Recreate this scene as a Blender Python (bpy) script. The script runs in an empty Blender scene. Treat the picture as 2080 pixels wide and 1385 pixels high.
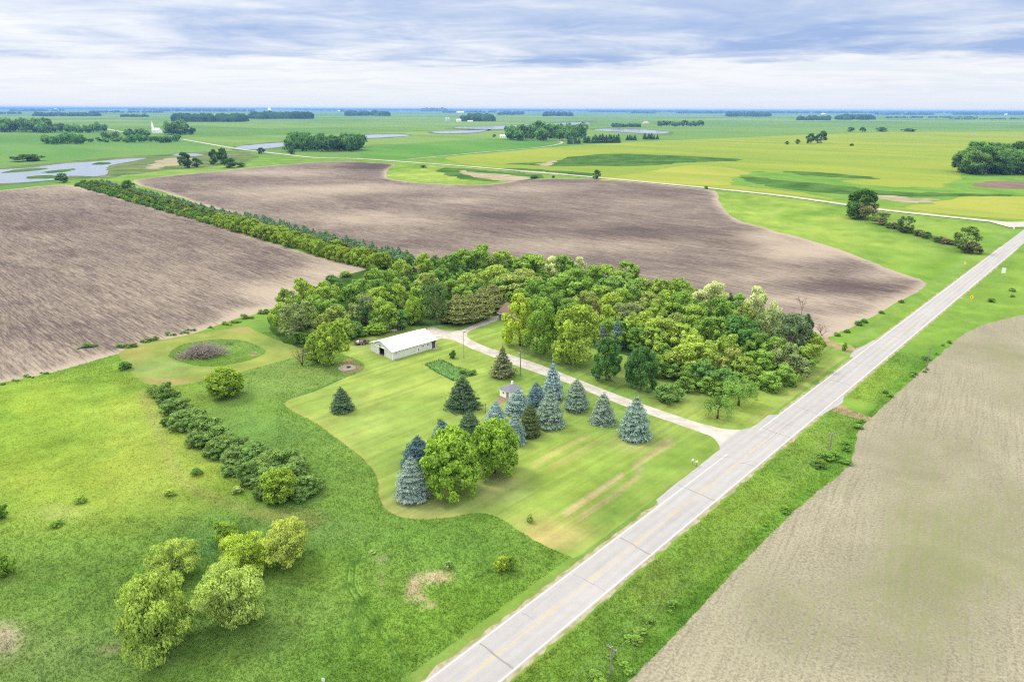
import bpy, bmesh, math, random
import numpy as np
from mathutils import Matrix, Vector
from mathutils.geometry import delaunay_2d_cdt

# ------------------------------------------------------------------ camera, world, sun, exposure
F, H = 1387.0, 72.0
PITCH, ROLL = math.radians(18.75), math.radians(0.22)
SUN_EL, SUN_AZ = math.radians(52), math.radians(-60)      # azimuth from +Y towards +X
EXPOSURE = 1.20
K = 2.5                                                    # photo value / albedo at this exposure
scene = bpy.context.scene
cp, sp, cr, sr = math.cos(PITCH), math.sin(PITCH), math.cos(ROLL), math.sin(ROLL)
XA = np.array([cr, sr*sp, sr*cp]); YA = np.array([-sr, cr*sp, cr*cp]); ZA = np.array([0, -cp, sp])

cam = bpy.data.cameras.new('camera'); cam_o = bpy.data.objects.new('camera', cam)
scene.collection.objects.link(cam_o); scene.camera = cam_o
cam.sensor_width = 36; cam.lens = 36*F/2080; cam.clip_start = 0.5; cam.clip_end = 90000
cam_o.matrix_world = Matrix(((XA[0], YA[0], ZA[0], 0), (XA[1], YA[1], ZA[1], 0), (XA[2], YA[2], ZA[2], H), (0, 0, 0, 1)))

scene.view_settings.view_transform = 'Standard'; scene.view_settings.look = 'None'
scene.view_settings.exposure = EXPOSURE; scene.view_settings.gamma = 1
cy = scene.cycles
cy.use_denoising = False; cy.filter_width = 1.2; cy.max_bounces = 6; cy.diffuse_bounces = 3; cy.glossy_bounces = 2; cy.transmission_bounces = 4
cy.transparent_max_bounces = 8; cy.volume_bounces = 1; cy.caustics_reflective = False; cy.caustics_refractive = False

def nd(nt, t, **kw):
    n = nt.nodes.new(t)
    for k, v in kw.items(): setattr(n, k, v)
    return n
def math_n(nt, op, a, b=None, c=None, clamp=False):
    n = nd(nt, 'ShaderNodeMath', operation=op, use_clamp=clamp)
    for i, s in enumerate((a, b, c)):
        if s is None: continue
        if isinstance(s, (int, float)): n.inputs[i].default_value = s
        else: nt.links.new(s, n.inputs[i])
    return n.outputs[0]
def mix_n(nt, fac, a, b, blend='MIX'):
    n = nd(nt, 'ShaderNodeMix', data_type='RGBA', blend_type=blend)
    for i, s in ((0, fac), (6, a), (7, b)):
        if isinstance(s, (int, float)): n.inputs[i].default_value = s
        elif isinstance(s, (tuple, list)): n.inputs[i].default_value = (*s[:3], 1)
        else: nt.links.new(s, n.inputs[i])
    return n.outputs[2]
def remap(nt, v, a, b, c=0.0, d=1.0, smooth=True):
    n = nd(nt, 'ShaderNodeMapRange', interpolation_type='SMOOTHSTEP' if smooth else 'LINEAR')
    nt.links.new(v, n.inputs[0])
    for i, s in enumerate((a, b, c, d)): n.inputs[i+1].default_value = s
    return n.outputs[0]
def noise(nt, vec, scale, detail=4, rough=.55, dist=0):
    n = nd(nt, 'ShaderNodeTexNoise'); nt.links.new(vec, n.inputs['Vector'])
    n.inputs['Scale'].default_value = scale; n.inputs['Detail'].default_value = detail
    n.inputs['Roughness'].default_value = rough; n.inputs['Distortion'].default_value = dist
    return n.outputs['Fac']
def s2l(c):
    c = c/255.0
    return c/12.92 if c <= .04045 else ((c+.055)/1.055)**2.4
def C(r, g, b):                                            # a photo colour as an albedo
    c = [s2l(v)/K for v in (r, g, b)]
    if c[1] > c[0]*1.04 and c[1] > c[2]*1.25:              # plant greens are a little duller than they look
        m = .3*c[0]+.59*c[1]+.11*c[2]; c = [v+(m-v)*.13 for v in c]
    return tuple(min(.85, v) for v in c)
def L(r, g, b): return tuple(s2l(v) for v in (r, g, b))

world = bpy.data.worlds.new('World'); scene.world = world; world.use_nodes = True
def build_world():
    nt = world.node_tree; nt.nodes.clear()
    out = nd(nt, 'ShaderNodeOutputWorld'); bg = nd(nt, 'ShaderNodeBackground')
    nt.links.new(bg.outputs[0], out.inputs[0])
    STR = .1; bg.inputs[1].default_value = STR
    sky = nd(nt, 'ShaderNodeTexSky', sky_type='NISHITA', sun_disc=False)
    sky.sun_elevation = SUN_EL; sky.sun_rotation = SUN_AZ
    tc = nd(nt, 'ShaderNodeTexCoord'); sep = nd(nt, 'ShaderNodeSeparateXYZ')
    nt.links.new(tc.outputs['Generated'], sep.inputs[0])
    x, y, z = sep.outputs
    zp = math_n(nt, 'MAXIMUM', z, 0.0); zc = math_n(nt, 'ADD', zp, .05)
    u = math_n(nt, 'DIVIDE', x, zc); v = math_n(nt, 'DIVIDE', y, zc)
    cb = nd(nt, 'ShaderNodeCombineXYZ'); nt.links.new(math_n(nt, 'MULTIPLY', u, 1.0), cb.inputs[0]); nt.links.new(v, cb.inputs[1])
    cb.inputs[2].default_value = 3.7
    big = noise(nt, cb.outputs[0], .32, 6, .55, .3)
    cb2 = nd(nt, 'ShaderNodeCombineXYZ'); nt.links.new(math_n(nt, 'MULTIPLY', u, .85), cb2.inputs[0]); nt.links.new(v, cb2.inputs[1])
    cb2.inputs[2].default_value = 11.3
    streak = noise(nt, cb2.outputs[0], 1.1, 7, .62, .5)
    # the edge of the dark deck dips where the big noise is dense
    zz = math_n(nt, 'ADD', z, math_n(nt, 'MULTIPLY', math_n(nt, 'SUBTRACT', big, .5), .045))
    zz = math_n(nt, 'ADD', zz, math_n(nt, 'MULTIPLY', math_n(nt, 'SUBTRACT', streak, .5), .02))
    deck = remap(nt, zz, .052, .068)
    fall = remap(nt, zz, .06, .20, 1.0, .62)
    dens = math_n(nt, 'ADD', math_n(nt, 'MULTIPLY', big, .9), math_n(nt, 'MULTIPLY', streak, 1.0))
    dens = math_n(nt, 'ADD', dens, math_n(nt, 'MULTIPLY', x, .22))
    dark = math_n(nt, 'MULTIPLY', math_n(nt, 'MULTIPLY', remap(nt, dens, .50, 1.20), fall), deck)
    thin = math_n(nt, 'MULTIPLY', remap(nt, streak, .40, .62), .20)
    cb3 = nd(nt, 'ShaderNodeCombineXYZ'); nt.links.new(math_n(nt, 'MULTIPLY', x, 5.5), cb3.inputs[0]); nt.links.new(math_n(nt, 'MULTIPLY', z, 30.0), cb3.inputs[1]); nt.links.new(math_n(nt, 'MULTIPLY', y, 4.0), cb3.inputs[2])
    puff = noise(nt, cb3.outputs[0], 1.0, 7, .60, .6)
    dark = math_n(nt, 'ADD', dark, math_n(nt, 'MULTIPLY', math_n(nt, 'SUBTRACT', puff, .52), math_n(nt, 'MULTIPLY', remap(nt, z, .01, .06), 1.15)), None, True)
    dark = math_n(nt, 'MAXIMUM', dark, thin)
    white, grey = L(247, 249, 253), L(156, 182, 228)
    e = 2**EXPOSURE*STR
    col = mix_n(nt, dark, tuple(c/e for c in white), tuple(c/e for c in grey))
    low = remap(nt, z, 0, .05, 1, 0)
    col = mix_n(nt, math_n(nt, 'MULTIPLY', low, .8), col, tuple(c/e for c in L(231, 238, 250)))
    up = remap(nt, z, .20, .80, 1.0, 3.7)
    mul = nd(nt, 'ShaderNodeVectorMath', operation='SCALE'); nt.links.new(col, mul.inputs[0]); nt.links.new(up, mul.inputs[3])
    wb = 3.6*2**-EXPOSURE*.86/STR
    ovh = mix_n(nt, remap(nt, z, .25, .70), mul.outputs[0], (wb*1.0, wb*.97, wb*.885))
    col = mix_n(nt, .06, ovh, sky.outputs[0])
    nt.links.new(col, bg.inputs[0])
build_world()

sun = bpy.data.lights.new('sun', 'SUN'); sun.energy = 1.5; sun.angle = math.radians(14); sun.color = (1, .93, .80)
sun_o = bpy.data.objects.new('sun', sun); scene.collection.objects.link(sun_o)
sd = Vector((math.sin(SUN_AZ)*math.cos(SUN_EL), math.cos(SUN_AZ)*math.cos(SUN_EL), math.sin(SUN_EL)))
sun_o.rotation_euler = sd.to_track_quat('Z', 'Y').to_euler()

# ------------------------------------------------------------------ measuring helpers
COL = scene.collection
def ray(px, py):
    x = (px-1040)/F; y = -(py-692.5)/F
    return XA*x + YA*y - ZA
def at(px, py, z=0.0):
    d = ray(px, py); t = (z-H)/d[2]
    return np.array([d[0]*t, d[1]*t, z])
def depth(p): return float(-(ZA @ (np.asarray(p, float)-np.array([0, 0, H]))))
def proj(P):
    P = np.asarray(P, float); Q = P - np.array([0, 0, H])
    X, Y, D = Q@XA, Q@YA, np.maximum(-(Q@ZA), 1.0)
    return np.stack([1040+F*X/D, 692.5-F*Y/D], -1)
def height_at(px, base, top):
    b = at(px, base); d = ray(px, top); t = b[1]/d[1]
    return H + d[2]*t
ROW = math.radians(-47.3)
RU = np.array([math.sin(ROW), math.cos(ROW)])              # along the tree belt and the plough rows
RD = math.radians(42.8)

def tag(o, label=None, cat=None, group=None, kind=None):
    if label: o['label'] = label
    if cat: o['category'] = cat
    if group: o['group'] = group
    if kind: o['kind'] = kind
    return o
def empty(name, loc=(0, 0, 0), rz=0.0, scale=(1, 1, 1)):
    o = bpy.data.objects.new(name, None); COL.objects.link(o)
    o.location = loc; o.rotation_euler = (0, 0, rz); o.scale = scale; o.empty_display_size = .3
    return o
def mesh_np(name, V, faces_list, attr=None, smooth=False):
    """faces_list: list of (n,k) int arrays; attr: dict name -> per-vertex array (n,) or (n,3)"""
    me = bpy.data.meshes.new(name); V = np.asarray(V, np.float32)
    me.vertices.add(len(V)); me.vertices.foreach_set('co', V.ravel())
    loops = np.concatenate([f.ravel() for f in faces_list]).astype(np.int32)
    tot = np.concatenate([np.full(len(f), f.shape[1], np.int32) for f in faces_list])
    start = np.concatenate([[0], np.cumsum(tot)[:-1]]).astype(np.int32)
    me.loops.add(len(loops)); me.loops.foreach_set('vertex_index', loops)
    me.polygons.add(len(tot)); me.polygons.foreach_set('loop_start', start)
    if smooth: me.polygons.foreach_set('use_smooth', np.ones(len(tot), bool))
    for k, a in (attr or {}).items():
        a = np.asarray(a, np.float32)
        if a.ndim == 1:
            at_ = me.attributes.new(k, 'FLOAT', 'POINT'); at_.data.foreach_set('value', a)
        else:
            at_ = me.attributes.new(k, 'FLOAT_COLOR', 'POINT')
            at_.data.foreach_set('color', np.concatenate([a, np.ones((len(a), 1), np.float32)], 1).ravel())
    me.update(calc_edges=True); me.validate()
    return me
def link(name, me, mat=None, parent=None):
    o = bpy.data.objects.new(name, me); COL.objects.link(o)
    if mat is not None:
        for m in (mat if isinstance(mat, (list, tuple)) else [mat]): me.materials.append(m)
    if parent is not None: o.parent = parent
    return o

class MB:                                                  # a mesh builder
    def __init__(s): s.V = []; s.Fc = []; s.mi = []; s.m = 0
    def face(s, pts):
        i = len(s.V); s.V += [tuple(p) for p in pts]; s.Fc.append(list(range(i, i+len(pts)))); s.mi.append(s.m)
    def box(s, a, b):
        (x0, y0, z0), (x1, y1, z1) = a, b; i = len(s.V)
        s.V += [(x0, y0, z0), (x1, y0, z0), (x1, y1, z0), (x0, y1, z0), (x0, y0, z1), (x1, y0, z1), (x1, y1, z1), (x0, y1, z1)]
        for f in ((0, 3, 2, 1), (4, 5, 6, 7), (0, 1, 5, 4), (1, 2, 6, 5), (2, 3, 7, 6), (3, 0, 4, 7)):
            s.Fc.append([i+k for k in f]); s.mi.append(s.m)
    def prism(s, pts, off):                                # closed polygon extruded by a vector
        n = len(pts); i = len(s.V); off = np.asarray(off, float)
        s.V += [tuple(p) for p in pts] + [tuple(np.asarray(p, float)+off) for p in pts]
        s.Fc.append([i+k for k in range(n)][::-1]); s.Fc.append([i+n+k for k in range(n)])
        s.mi += [s.m, s.m]
        for k in range(n):
            j = (k+1) % n; s.Fc.append([i+k, i+j, i+n+j, i+n+k]); s.mi.append(s.m)
    def tube(s, pts, rad, n=6, cap=True):
        pts = [np.asarray(p, float) for p in pts]; i0 = len(s.V)
        rad = rad if isinstance(rad, (list, tuple, np.ndarray)) else [rad]*len(pts)
        for k, p in enumerate(pts):
            d = pts[min(k+1, len(pts)-1)] - pts[max(k-1, 0)]; d = d/(np.linalg.norm(d)+1e-9)
            a = np.cross(d, [0.3, .9, .1] if abs(d[2]) > .5 else [0, 0, 1.]); a /= np.linalg.norm(a)+1e-9; b = np.cross(d, a)
            for j in range(n):
                t = 2*math.pi*j/n; s.V.append(tuple(p + rad[k]*(a*math.cos(t)+b*math.sin(t))))
        for k in range(len(pts)-1):
            for j in range(n):
                j2 = (j+1) % n
                s.Fc.append([i0+k*n+j, i0+k*n+j2, i0+(k+1)*n+j2, i0+(k+1)*n+j]); s.mi.append(s.m)
        if cap:
            s.Fc.append([i0+j for j in range(n)][::-1]); s.Fc.append([i0+(len(pts)-1)*n+j for j in range(n)]); s.mi += [s.m, s.m]
    def lathe(s, prof, n=16, c=(0, 0)):
        i0 = len(s.V)
        for r, z in prof:
            for j in range(n):
                t = 2*math.pi*j/n; s.V.append((c[0]+r*math.cos(t), c[1]+r*math.sin(t), z))
        for k in range(len(prof)-1):
            for j in range(n):
                j2 = (j+1) % n
                s.Fc.append([i0+k*n+j, i0+k*n+j2, i0+(k+1)*n+j2, i0+(k+1)*n+j]); s.mi.append(s.m)
        s.Fc.append([i0+j for j in range(n)][::-1]); s.Fc.append([i0+(len(prof)-1)*n+j for j in range(n)]); s.mi += [s.m, s.m]
    def mesh(s, name, smooth=False):
        me = bpy.data.meshes.new(name); me.from_pydata(s.V, [], s.Fc)
        me.polygons.foreach_set('material_index', s.mi)
        if smooth: me.polygons.foreach_set('use_smooth', [True]*len(s.Fc))
        me.update(); return me
    def build(s, name, mat, parent=None, smooth=False): return link(name, s.mesh(name, smooth), mat, parent)

# ------------------------------------------------------------------ materials
def material(name):
    m = bpy.data.materials.new(name); m.use_nodes = True; nt = m.node_tree
    b = nt.nodes['Principled BSDF']; b.inputs['Specular IOR Level'].default_value = .15
    b.inputs['Roughness'].default_value = .85
    return m, nt, b
def plain(name, col, rough=.7, var=.12, scale=2.0, spec=.3, bump=0):
    m, nt, b = material(name); tc = nd(nt, 'ShaderNodeTexCoord')
    n = noise(nt, tc.outputs['Object'], scale, 5, .6)
    c = mix_n(nt, n, tuple(v*(1-var) for v in col), tuple(min(.9, v*(1+var)) for v in col))
    nt.links.new(c, b.inputs['Base Color']); b.inputs['Roughness'].default_value = rough
    b.inputs['Specular IOR Level'].default_value = spec
    if bump:
        bn = nd(nt, 'ShaderNodeBump'); bn.inputs['Strength'].default_value = bump; bn.inputs['Distance'].default_value = .05
        nt.links.new(n, bn.inputs['Height']); nt.links.new(bn.outputs[0], b.inputs['Normal'])
    return m
def pos(nt): return nd(nt, 'ShaderNodeNewGeometry').outputs['Position']
def rowed(nt, ang, along, across):                         # world position rotated so +Y runs along the rows, then squeezed
    r = nd(nt, 'ShaderNodeVectorRotate', rotation_type='Z_AXIS'); nt.links.new(pos(nt), r.inputs['Vector'])
    r.inputs['Angle'].default_value = ang
    s = nd(nt, 'ShaderNodeVectorMath', operation='MULTIPLY'); nt.links.new(r.outputs[0], s.inputs[0])
    s.inputs[1].default_value = (across, along, 1)
    return s.outputs[0]
def attr(nt, name, color=True):
    a = nd(nt, 'ShaderNodeAttribute', attribute_name=name)
    return a.outputs['Color'] if color else a.outputs['Fac']
def scale_col(nt, c, f):
    n = nd(nt, 'ShaderNodeVectorMath', operation='SCALE'); nt.links.new(c, n.inputs[0]); nt.links.new(f, n.inputs[3])
    return n.outputs[0]

def grass_mat(name, fine=1.0, amp=.45, rows=None, bump=.6):
    m, nt, b = material(name); p = pos(nt); c = attr(nt, 'Col')
    n1 = noise(nt, p, .9*fine, 6, .7); n2 = noise(nt, p, .10, 4, .6, .4); n3 = noise(nt, p, 3.2*fine, 3, .7)
    f = math_n(nt, 'ADD', math_n(nt, 'MULTIPLY', math_n(nt, 'SUBTRACT', n1, .5), amp*1.7), 1)
    f = math_n(nt, 'ADD', f, math_n(nt, 'MULTIPLY', math_n(nt, 'SUBTRACT', n2, .5), amp*1.2))
    f = math_n(nt, 'ADD', f, math_n(nt, 'MULTIPLY', math_n(nt, 'SUBTRACT', n3, .5), amp*1.2))
    if rows is not None:
        r = noise(nt, rowed(nt, rows, .03, 1.0), .55, 3, .6)
        f = math_n(nt, 'ADD', f, math_n(nt, 'MULTIPLY', math_n(nt, 'SUBTRACT', r, .5), .85))
    c2 = scale_col(nt, c, f)
    y = remap(nt, noise(nt, p, .05, 5, .65, .8), .45, .75)
    c3 = mix_n(nt, math_n(nt, 'MULTIPLY', y, .35), c2, mix_n(nt, 1.0, c2, (1.35, 1.08, .9), 'MULTIPLY'))
    nt.links.new(c3, b.inputs['Base Color']); b.inputs['Roughness'].default_value = 1; b.inputs['Specular IOR Level'].default_value = 0
    bn = nd(nt, 'ShaderNodeBump'); bn.inputs['Strength'].default_value = bump; bn.inputs['Distance'].default_value = .15
    nt.links.new(math_n(nt, 'ADD', n1, n3), bn.inputs['Height']); nt.links.new(bn.outputs[0], b.inputs['Normal'])
    return m
M_GRASS = grass_mat('tall_grass_ground', 1, .32)
M_LAWN = grass_mat('mown_lawn', 1.4, .26, rows=RD+.02, bump=.25)
M_LOOP = grass_mat('mown_loop', 1.2, .3, bump=.3)

def plough_mat(name, dark, tan, rows, seed):
    m, nt, b = material(name); p = pos(nt); t = attr(nt, 'tan', False)
    st1 = noise(nt, rowed(nt, rows, .035, 1.0), 1.3, 4, .72)        # wide rows
    st2 = noise(nt, rowed(nt, rows, .07, 1.0), 3.0, 3, .7)          # single rows
    big = noise(nt, p, .012, 5, .6, .6); gr = noise(nt, p, 2.6, 4, .75)
    pat = noise(nt, rowed(nt, rows, .10, .55), .16, 5, .7, .5)
    v = math_n(nt, 'MULTIPLY', math_n(nt, 'SUBTRACT', st1, .5), 2.0)
    v = math_n(nt, 'ADD', v, math_n(nt, 'MULTIPLY', math_n(nt, 'SUBTRACT', st2, .5), 1.7))
    v = math_n(nt, 'ADD', v, math_n(nt, 'MULTIPLY', math_n(nt, 'SUBTRACT', big, .5), .9))
    v = math_n(nt, 'ADD', v, math_n(nt, 'MULTIPLY', math_n(nt, 'SUBTRACT', pat, .5), .7))
    v = math_n(nt, 'ADD', v, math_n(nt, 'MULTIPLY', math_n(nt, 'SUBTRACT', gr, .5), .8))
    v = math_n(nt, 'ADD', v, t)
    k = remap(nt, v, -.5, .9)
    c = mix_n(nt, k, dark, tan)
    nt.links.new(c, b.inputs['Base Color']); b.inputs['Roughness'].default_value = 1; b.inputs['Specular IOR Level'].default_value = 0
    bn = nd(nt, 'ShaderNodeBump'); bn.inputs['Strength'].default_value = .5; bn.inputs['Distance'].default_value = .15
    nt.links.new(math_n(nt, 'ADD', st2, gr), bn.inputs['Height']); nt.links.new(bn.outputs[0], b.inputs['Normal'])
    return m
M_PLOUGH = plough_mat('ploughed_soil', C(106, 95, 96), C(207, 192, 175), ROW, 1)

def stubble_mat():
    m, nt, b = material('stubble_soil'); p = pos(nt); g = attr(nt, 'tan', False)
    w = noise(nt, p, .02, 3, .5)
    sh = nd(nt, 'ShaderNodeVectorMath', operation='ADD'); nt.links.new(p, sh.inputs[0])
    cb = nd(nt, 'ShaderNodeCombineXYZ'); nt.links.new(math_n(nt, 'MULTIPLY', w, 5.0), cb.inputs[0]); nt.links.new(cb.outputs[0], sh.inputs[1])
    r = nd(nt, 'ShaderNodeVectorRotate', rotation_type='Z_AXIS'); nt.links.new(sh.outputs[0], r.inputs['Vector']); r.inputs['Angle'].default_value = math.radians(33)
    sc = nd(nt, 'ShaderNodeVectorMath', operation='MULTIPLY'); nt.links.new(r.outputs[0], sc.inputs[0]); sc.inputs[1].default_value = (1, .025, 1)
    rows = noise(nt, sc.outputs[0], 1.9, 2, .6)
    gr = noise(nt, p, 2.2, 6, .75); gr2 = noise(nt, p, .6, 4, .7); big = noise(nt, p, .022, 5, .6, .8)
    v = math_n(nt, 'ADD', math_n(nt, 'MULTIPLY', gr, .74), math_n(nt, 'MULTIPLY', rows, .22))
    c = mix_n(nt, remap(nt, v, .34, .66), C(152, 146, 124), C(212, 206, 184))
    c = mix_n(nt, math_n(nt, 'MULTIPLY', remap(nt, big, .52, .72), .45), c, C(168, 160, 146))
    gv = math_n(nt, 'ADD', math_n(nt, 'ADD', g, math_n(nt, 'MULTIPLY', math_n(nt, 'SUBTRACT', big, .5), 1.6)), math_n(nt, 'MULTIPLY', math_n(nt, 'SUBTRACT', gr2, .5), 1.4))
    gv = math_n(nt, 'ADD', gv, math_n(nt, 'MULTIPLY', math_n(nt, 'SUBTRACT', rows, .5), 1.9))
    gv = math_n(nt, 'ADD', gv, math_n(nt, 'MULTIPLY', math_n(nt, 'SUBTRACT', gr, .5), 2.2))
    c = mix_n(nt, math_n(nt, 'MULTIPLY', remap(nt, gv, -.1, 1.0), .72), c, C(140, 152, 88))
    c = scale_col(nt, c, math_n(nt, 'ADD', 1.0, math_n(nt, 'ADD', math_n(nt, 'MULTIPLY', math_n(nt, 'SUBTRACT', noise(nt, p, .045, 6, .65, 1.2), .5), .55), math_n(nt, 'MULTIPLY', math_n(nt, 'SUBTRACT', gr2, .5), .35))))
    nt.links.new(c, b.inputs['Base Color']); b.inputs['Roughness'].default_value = 1; b.inputs['Specular IOR Level'].default_value = 0
    bn = nd(nt, 'ShaderNodeBump'); bn.inputs['Strength'].default_value = .5; bn.inputs['Distance'].default_value = .12
    nt.links.new(math_n(nt, 'ADD', rows, gr), bn.inputs['Height']); nt.links.new(bn.outputs[0], b.inputs['Normal'])
    return m
M_STUB = stubble_mat()

def patch_mat(name, c1, c2, scale=.02, stretch=None, fine=.35):
    m, nt, b = material(name); p = pos(nt)
    v = rowed(nt, ROW, stretch[0], stretch[1]) if stretch else p
    n = noise(nt, v, scale, 5, .6, .5); f = noise(nt, p, .5, 4, .7)
    k = math_n(nt, 'ADD', n, math_n(nt, 'MULTIPLY', math_n(nt, 'SUBTRACT', f, .5), fine))
    c = mix_n(nt, remap(nt, k, .32, .68), c1, c2)
    nt.links.new(c, b.inputs['Base Color']); b.inputs['Roughness'].default_value = 1; b.inputs['Specular IOR Level'].default_value = 0
    return m
M_YEL = patch_mat('yellow_green_crop', C(176, 192, 48), C(148, 180, 52), .012, (.25, 1))
M_YEL2 = patch_mat('yellow_crop', C(194, 199, 66), C(166, 187, 60), .02, (.3, 1))
M_CROP = patch_mat('green_crop', C(92, 160, 58), C(122, 176, 66), .006, (.3, 1))
M_CROPB = patch_mat('blue_green_crop', C(108, 164, 76), C(130, 176, 82), .006, (.3, 1))
M_SWALE = patch_mat('swale_grass', C(110, 168, 48), C(140, 186, 62), .03)
M_DKGR = patch_mat('dark_wet_grass', C(68, 116, 44), C(104, 150, 56), .03)
M_MUD = patch_mat('pale_mud', C(176, 168, 132), C(208, 196, 172), .05)
M_MARSH = patch_mat('marsh_reeds', C(88, 130, 62), C(146, 158, 98), .03)
M_GRAVEL = patch_mat('gravel', C(214, 208, 198), C(238, 233, 225), .25, None, .9)
M_SHOULDER = patch_mat('gravel_shoulder', C(168, 170, 118), C(208, 198, 174), .4, None, 1.2)
M_DIRT = patch_mat('bare_dirt', C(176, 152, 118), C(200, 178, 146), .4, None, 1)
M_WOODFLOOR = patch_mat('wood_floor', C(62, 98, 32), C(86, 122, 44), .2)

def ground_mat():
    m, nt, b = material('farmland'); p = pos(nt)
    r = nd(nt, 'ShaderNodeVectorRotate', rotation_type='Z_AXIS'); nt.links.new(p, r.inputs['Vector']); r.inputs['Angle'].default_value = ROW
    br = nd(nt, 'ShaderNodeTexBrick'); nt.links.new(r.outputs[0], br.inputs['Vector'])
    br.inputs['Scale'].default_value = 1; br.inputs['Brick Width'].default_value = 820; br.inputs['Row Height'].default_value = 610
    br.inputs['Mortar Size'].default_value = 4; br.offset = .37
    br.inputs['Color1'].default_value = (*C(112, 164, 74), 1); br.inputs['Color2'].default_value = (*C(148, 184, 86), 1)
    br.inputs['Mortar'].default_value = (*C(140, 175, 95), 1)
    n = noise(nt, rowed(nt, ROW, .3, 1), .006, 5, .6, .3)
    c = mix_n(nt, remap(nt, n, .3, .7), mix_n(nt, 1, br.outputs[0], (.85, .92, .85), 'MULTIPLY'), mix_n(nt, 1, br.outputs[0], (1.15, 1.06, 1.05), 'MULTIPLY'))
    nt.links.new(c, b.inputs['Base Color']); b.inputs['Roughness'].default_value = 1; b.inputs['Specular IOR Level'].default_value = 0
    return m

def asphalt_mat():
    m, nt, b = material('worn_asphalt'); p = pos(nt)
    gr = noise(nt, p, 6, 3, .8); big = noise(nt, rowed(nt, RD, .04, .9), .8, 4, .6); sp_ = noise(nt, p, .5, 5, .7)
    v = math_n(nt, 'ADD', math_n(nt, 'MULTIPLY', gr, .4), math_n(nt, 'ADD', math_n(nt, 'MULTIPLY', big, .4), math_n(nt, 'MULTIPLY', sp_, .3)))
    c = mix_n(nt, remap(nt, v, .3, .8), C(188, 187, 189), C(218, 216, 218))
    rr = nd(nt, 'ShaderNodeVectorRotate', rotation_type='Z_AXIS'); nt.links.new(p, rr.inputs['Vector']); rr.inputs['Angle'].default_value = RD
    sx = nd(nt, 'ShaderNodeSeparateXYZ'); nt.links.new(rr.outputs[0], sx.inputs[0])
    wp = math_n(nt, 'COSINE', math_n(nt, 'MULTIPLY', math_n(nt, 'SUBTRACT', sx.outputs[0], ROADX), 2*math.pi/1.76))
    patch = noise(nt, rowed(nt, RD, .12, .25), .5, 3, .6)
    c = scale_col(nt, c, math_n(nt, 'ADD', math_n(nt, 'ADD', math_n(nt, 'MULTIPLY', wp, .035), 1.0), math_n(nt, 'MULTIPLY', math_n(nt, 'SUBTRACT', patch, .5), .22)))
    nt.links.new(c, b.inputs['Base Color']); b.inputs['Roughness'].default_value = .9
    return m
_r = at(866.5, 1384.2); ROADX = float(_r[0]*math.cos(RD)-_r[1]*math.sin(RD))
M_ASPH = asphalt_mat()
M_WHITE = plain('white_road_paint', C(252, 250, 250), .8, .08, 1)
M_YELL = plain('yellow_road_paint', C(236, 212, 150), .8, .12, 1)
M_CRACK = plain('crack_sealant', C(168, 164, 164), .7, .12, 1)

def water_mat():
    m, nt, b = material('pond_water'); p = pos(nt)
    b.inputs['Base Color'].default_value = (*C(120, 140, 165), 1); b.inputs['Roughness'].default_value = .12
    b.inputs['Specular IOR Level'].default_value = .6
    bn = nd(nt, 'ShaderNodeBump'); bn.inputs['Strength'].default_value = .3; bn.inputs['Distance'].default_value = .1
    nt.links.new(noise(nt, p, .8, 3, .6), bn.inputs['Height']); nt.links.new(bn.outputs[0], b.inputs['Normal'])
    return m
M_WATER = water_mat()

def leaf_mat(name, trans=.28, spec=True):
    m = bpy.data.materials.new(name); m.use_nodes = True; nt = m.node_tree; nt.nodes.clear()
    out = nd(nt, 'ShaderNodeOutputMaterial'); oi = nd(nt, 'ShaderNodeObjectInfo')
    v = attr(nt, 'v', False)
    c = scale_col(nt, oi.outputs['Color'], remap(nt, v, 0, 1, .6, 1.5, False))
    c = mix_n(nt, remap(nt, v, .5, 1, 0, .5), c, mix_n(nt, 1.0, c, (1.25, 1.06, .85), 'MULTIPLY'))
    d = nd(nt, 'ShaderNodeBsdfDiffuse'); nt.links.new(mix_n(nt, 1, c, (1.5, 1.42, 1.5), 'MULTIPLY'), d.inputs[0])
    t = nd(nt, 'ShaderNodeBsdfTranslucent'); nt.links.new(mix_n(nt, 1, c, (trans*2.6, trans*2.5, trans*1.8), 'MULTIPLY'), t.inputs[0])
    mx = nd(nt, 'ShaderNodeAddShader')
    nt.links.new(d.outputs[0], mx.inputs[0]); nt.links.new(t.outputs[0], mx.inputs[1]); nt.links.new(mx.outputs[0], out.inputs[0])
    return m
M_LEAF = leaf_mat('broad_leaves', .35); M_NEEDLE = leaf_mat('conifer_needles', .12)
M_BARK = plain('tree_bark', C(128, 112, 92), .9, .3, 3)
M_DEAD = plain('dead_wood', C(172, 158, 150), .9, .25, 3)
M_TWIG = plain('grey_twigs', C(150, 136, 120), .9, .25, 3)

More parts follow.
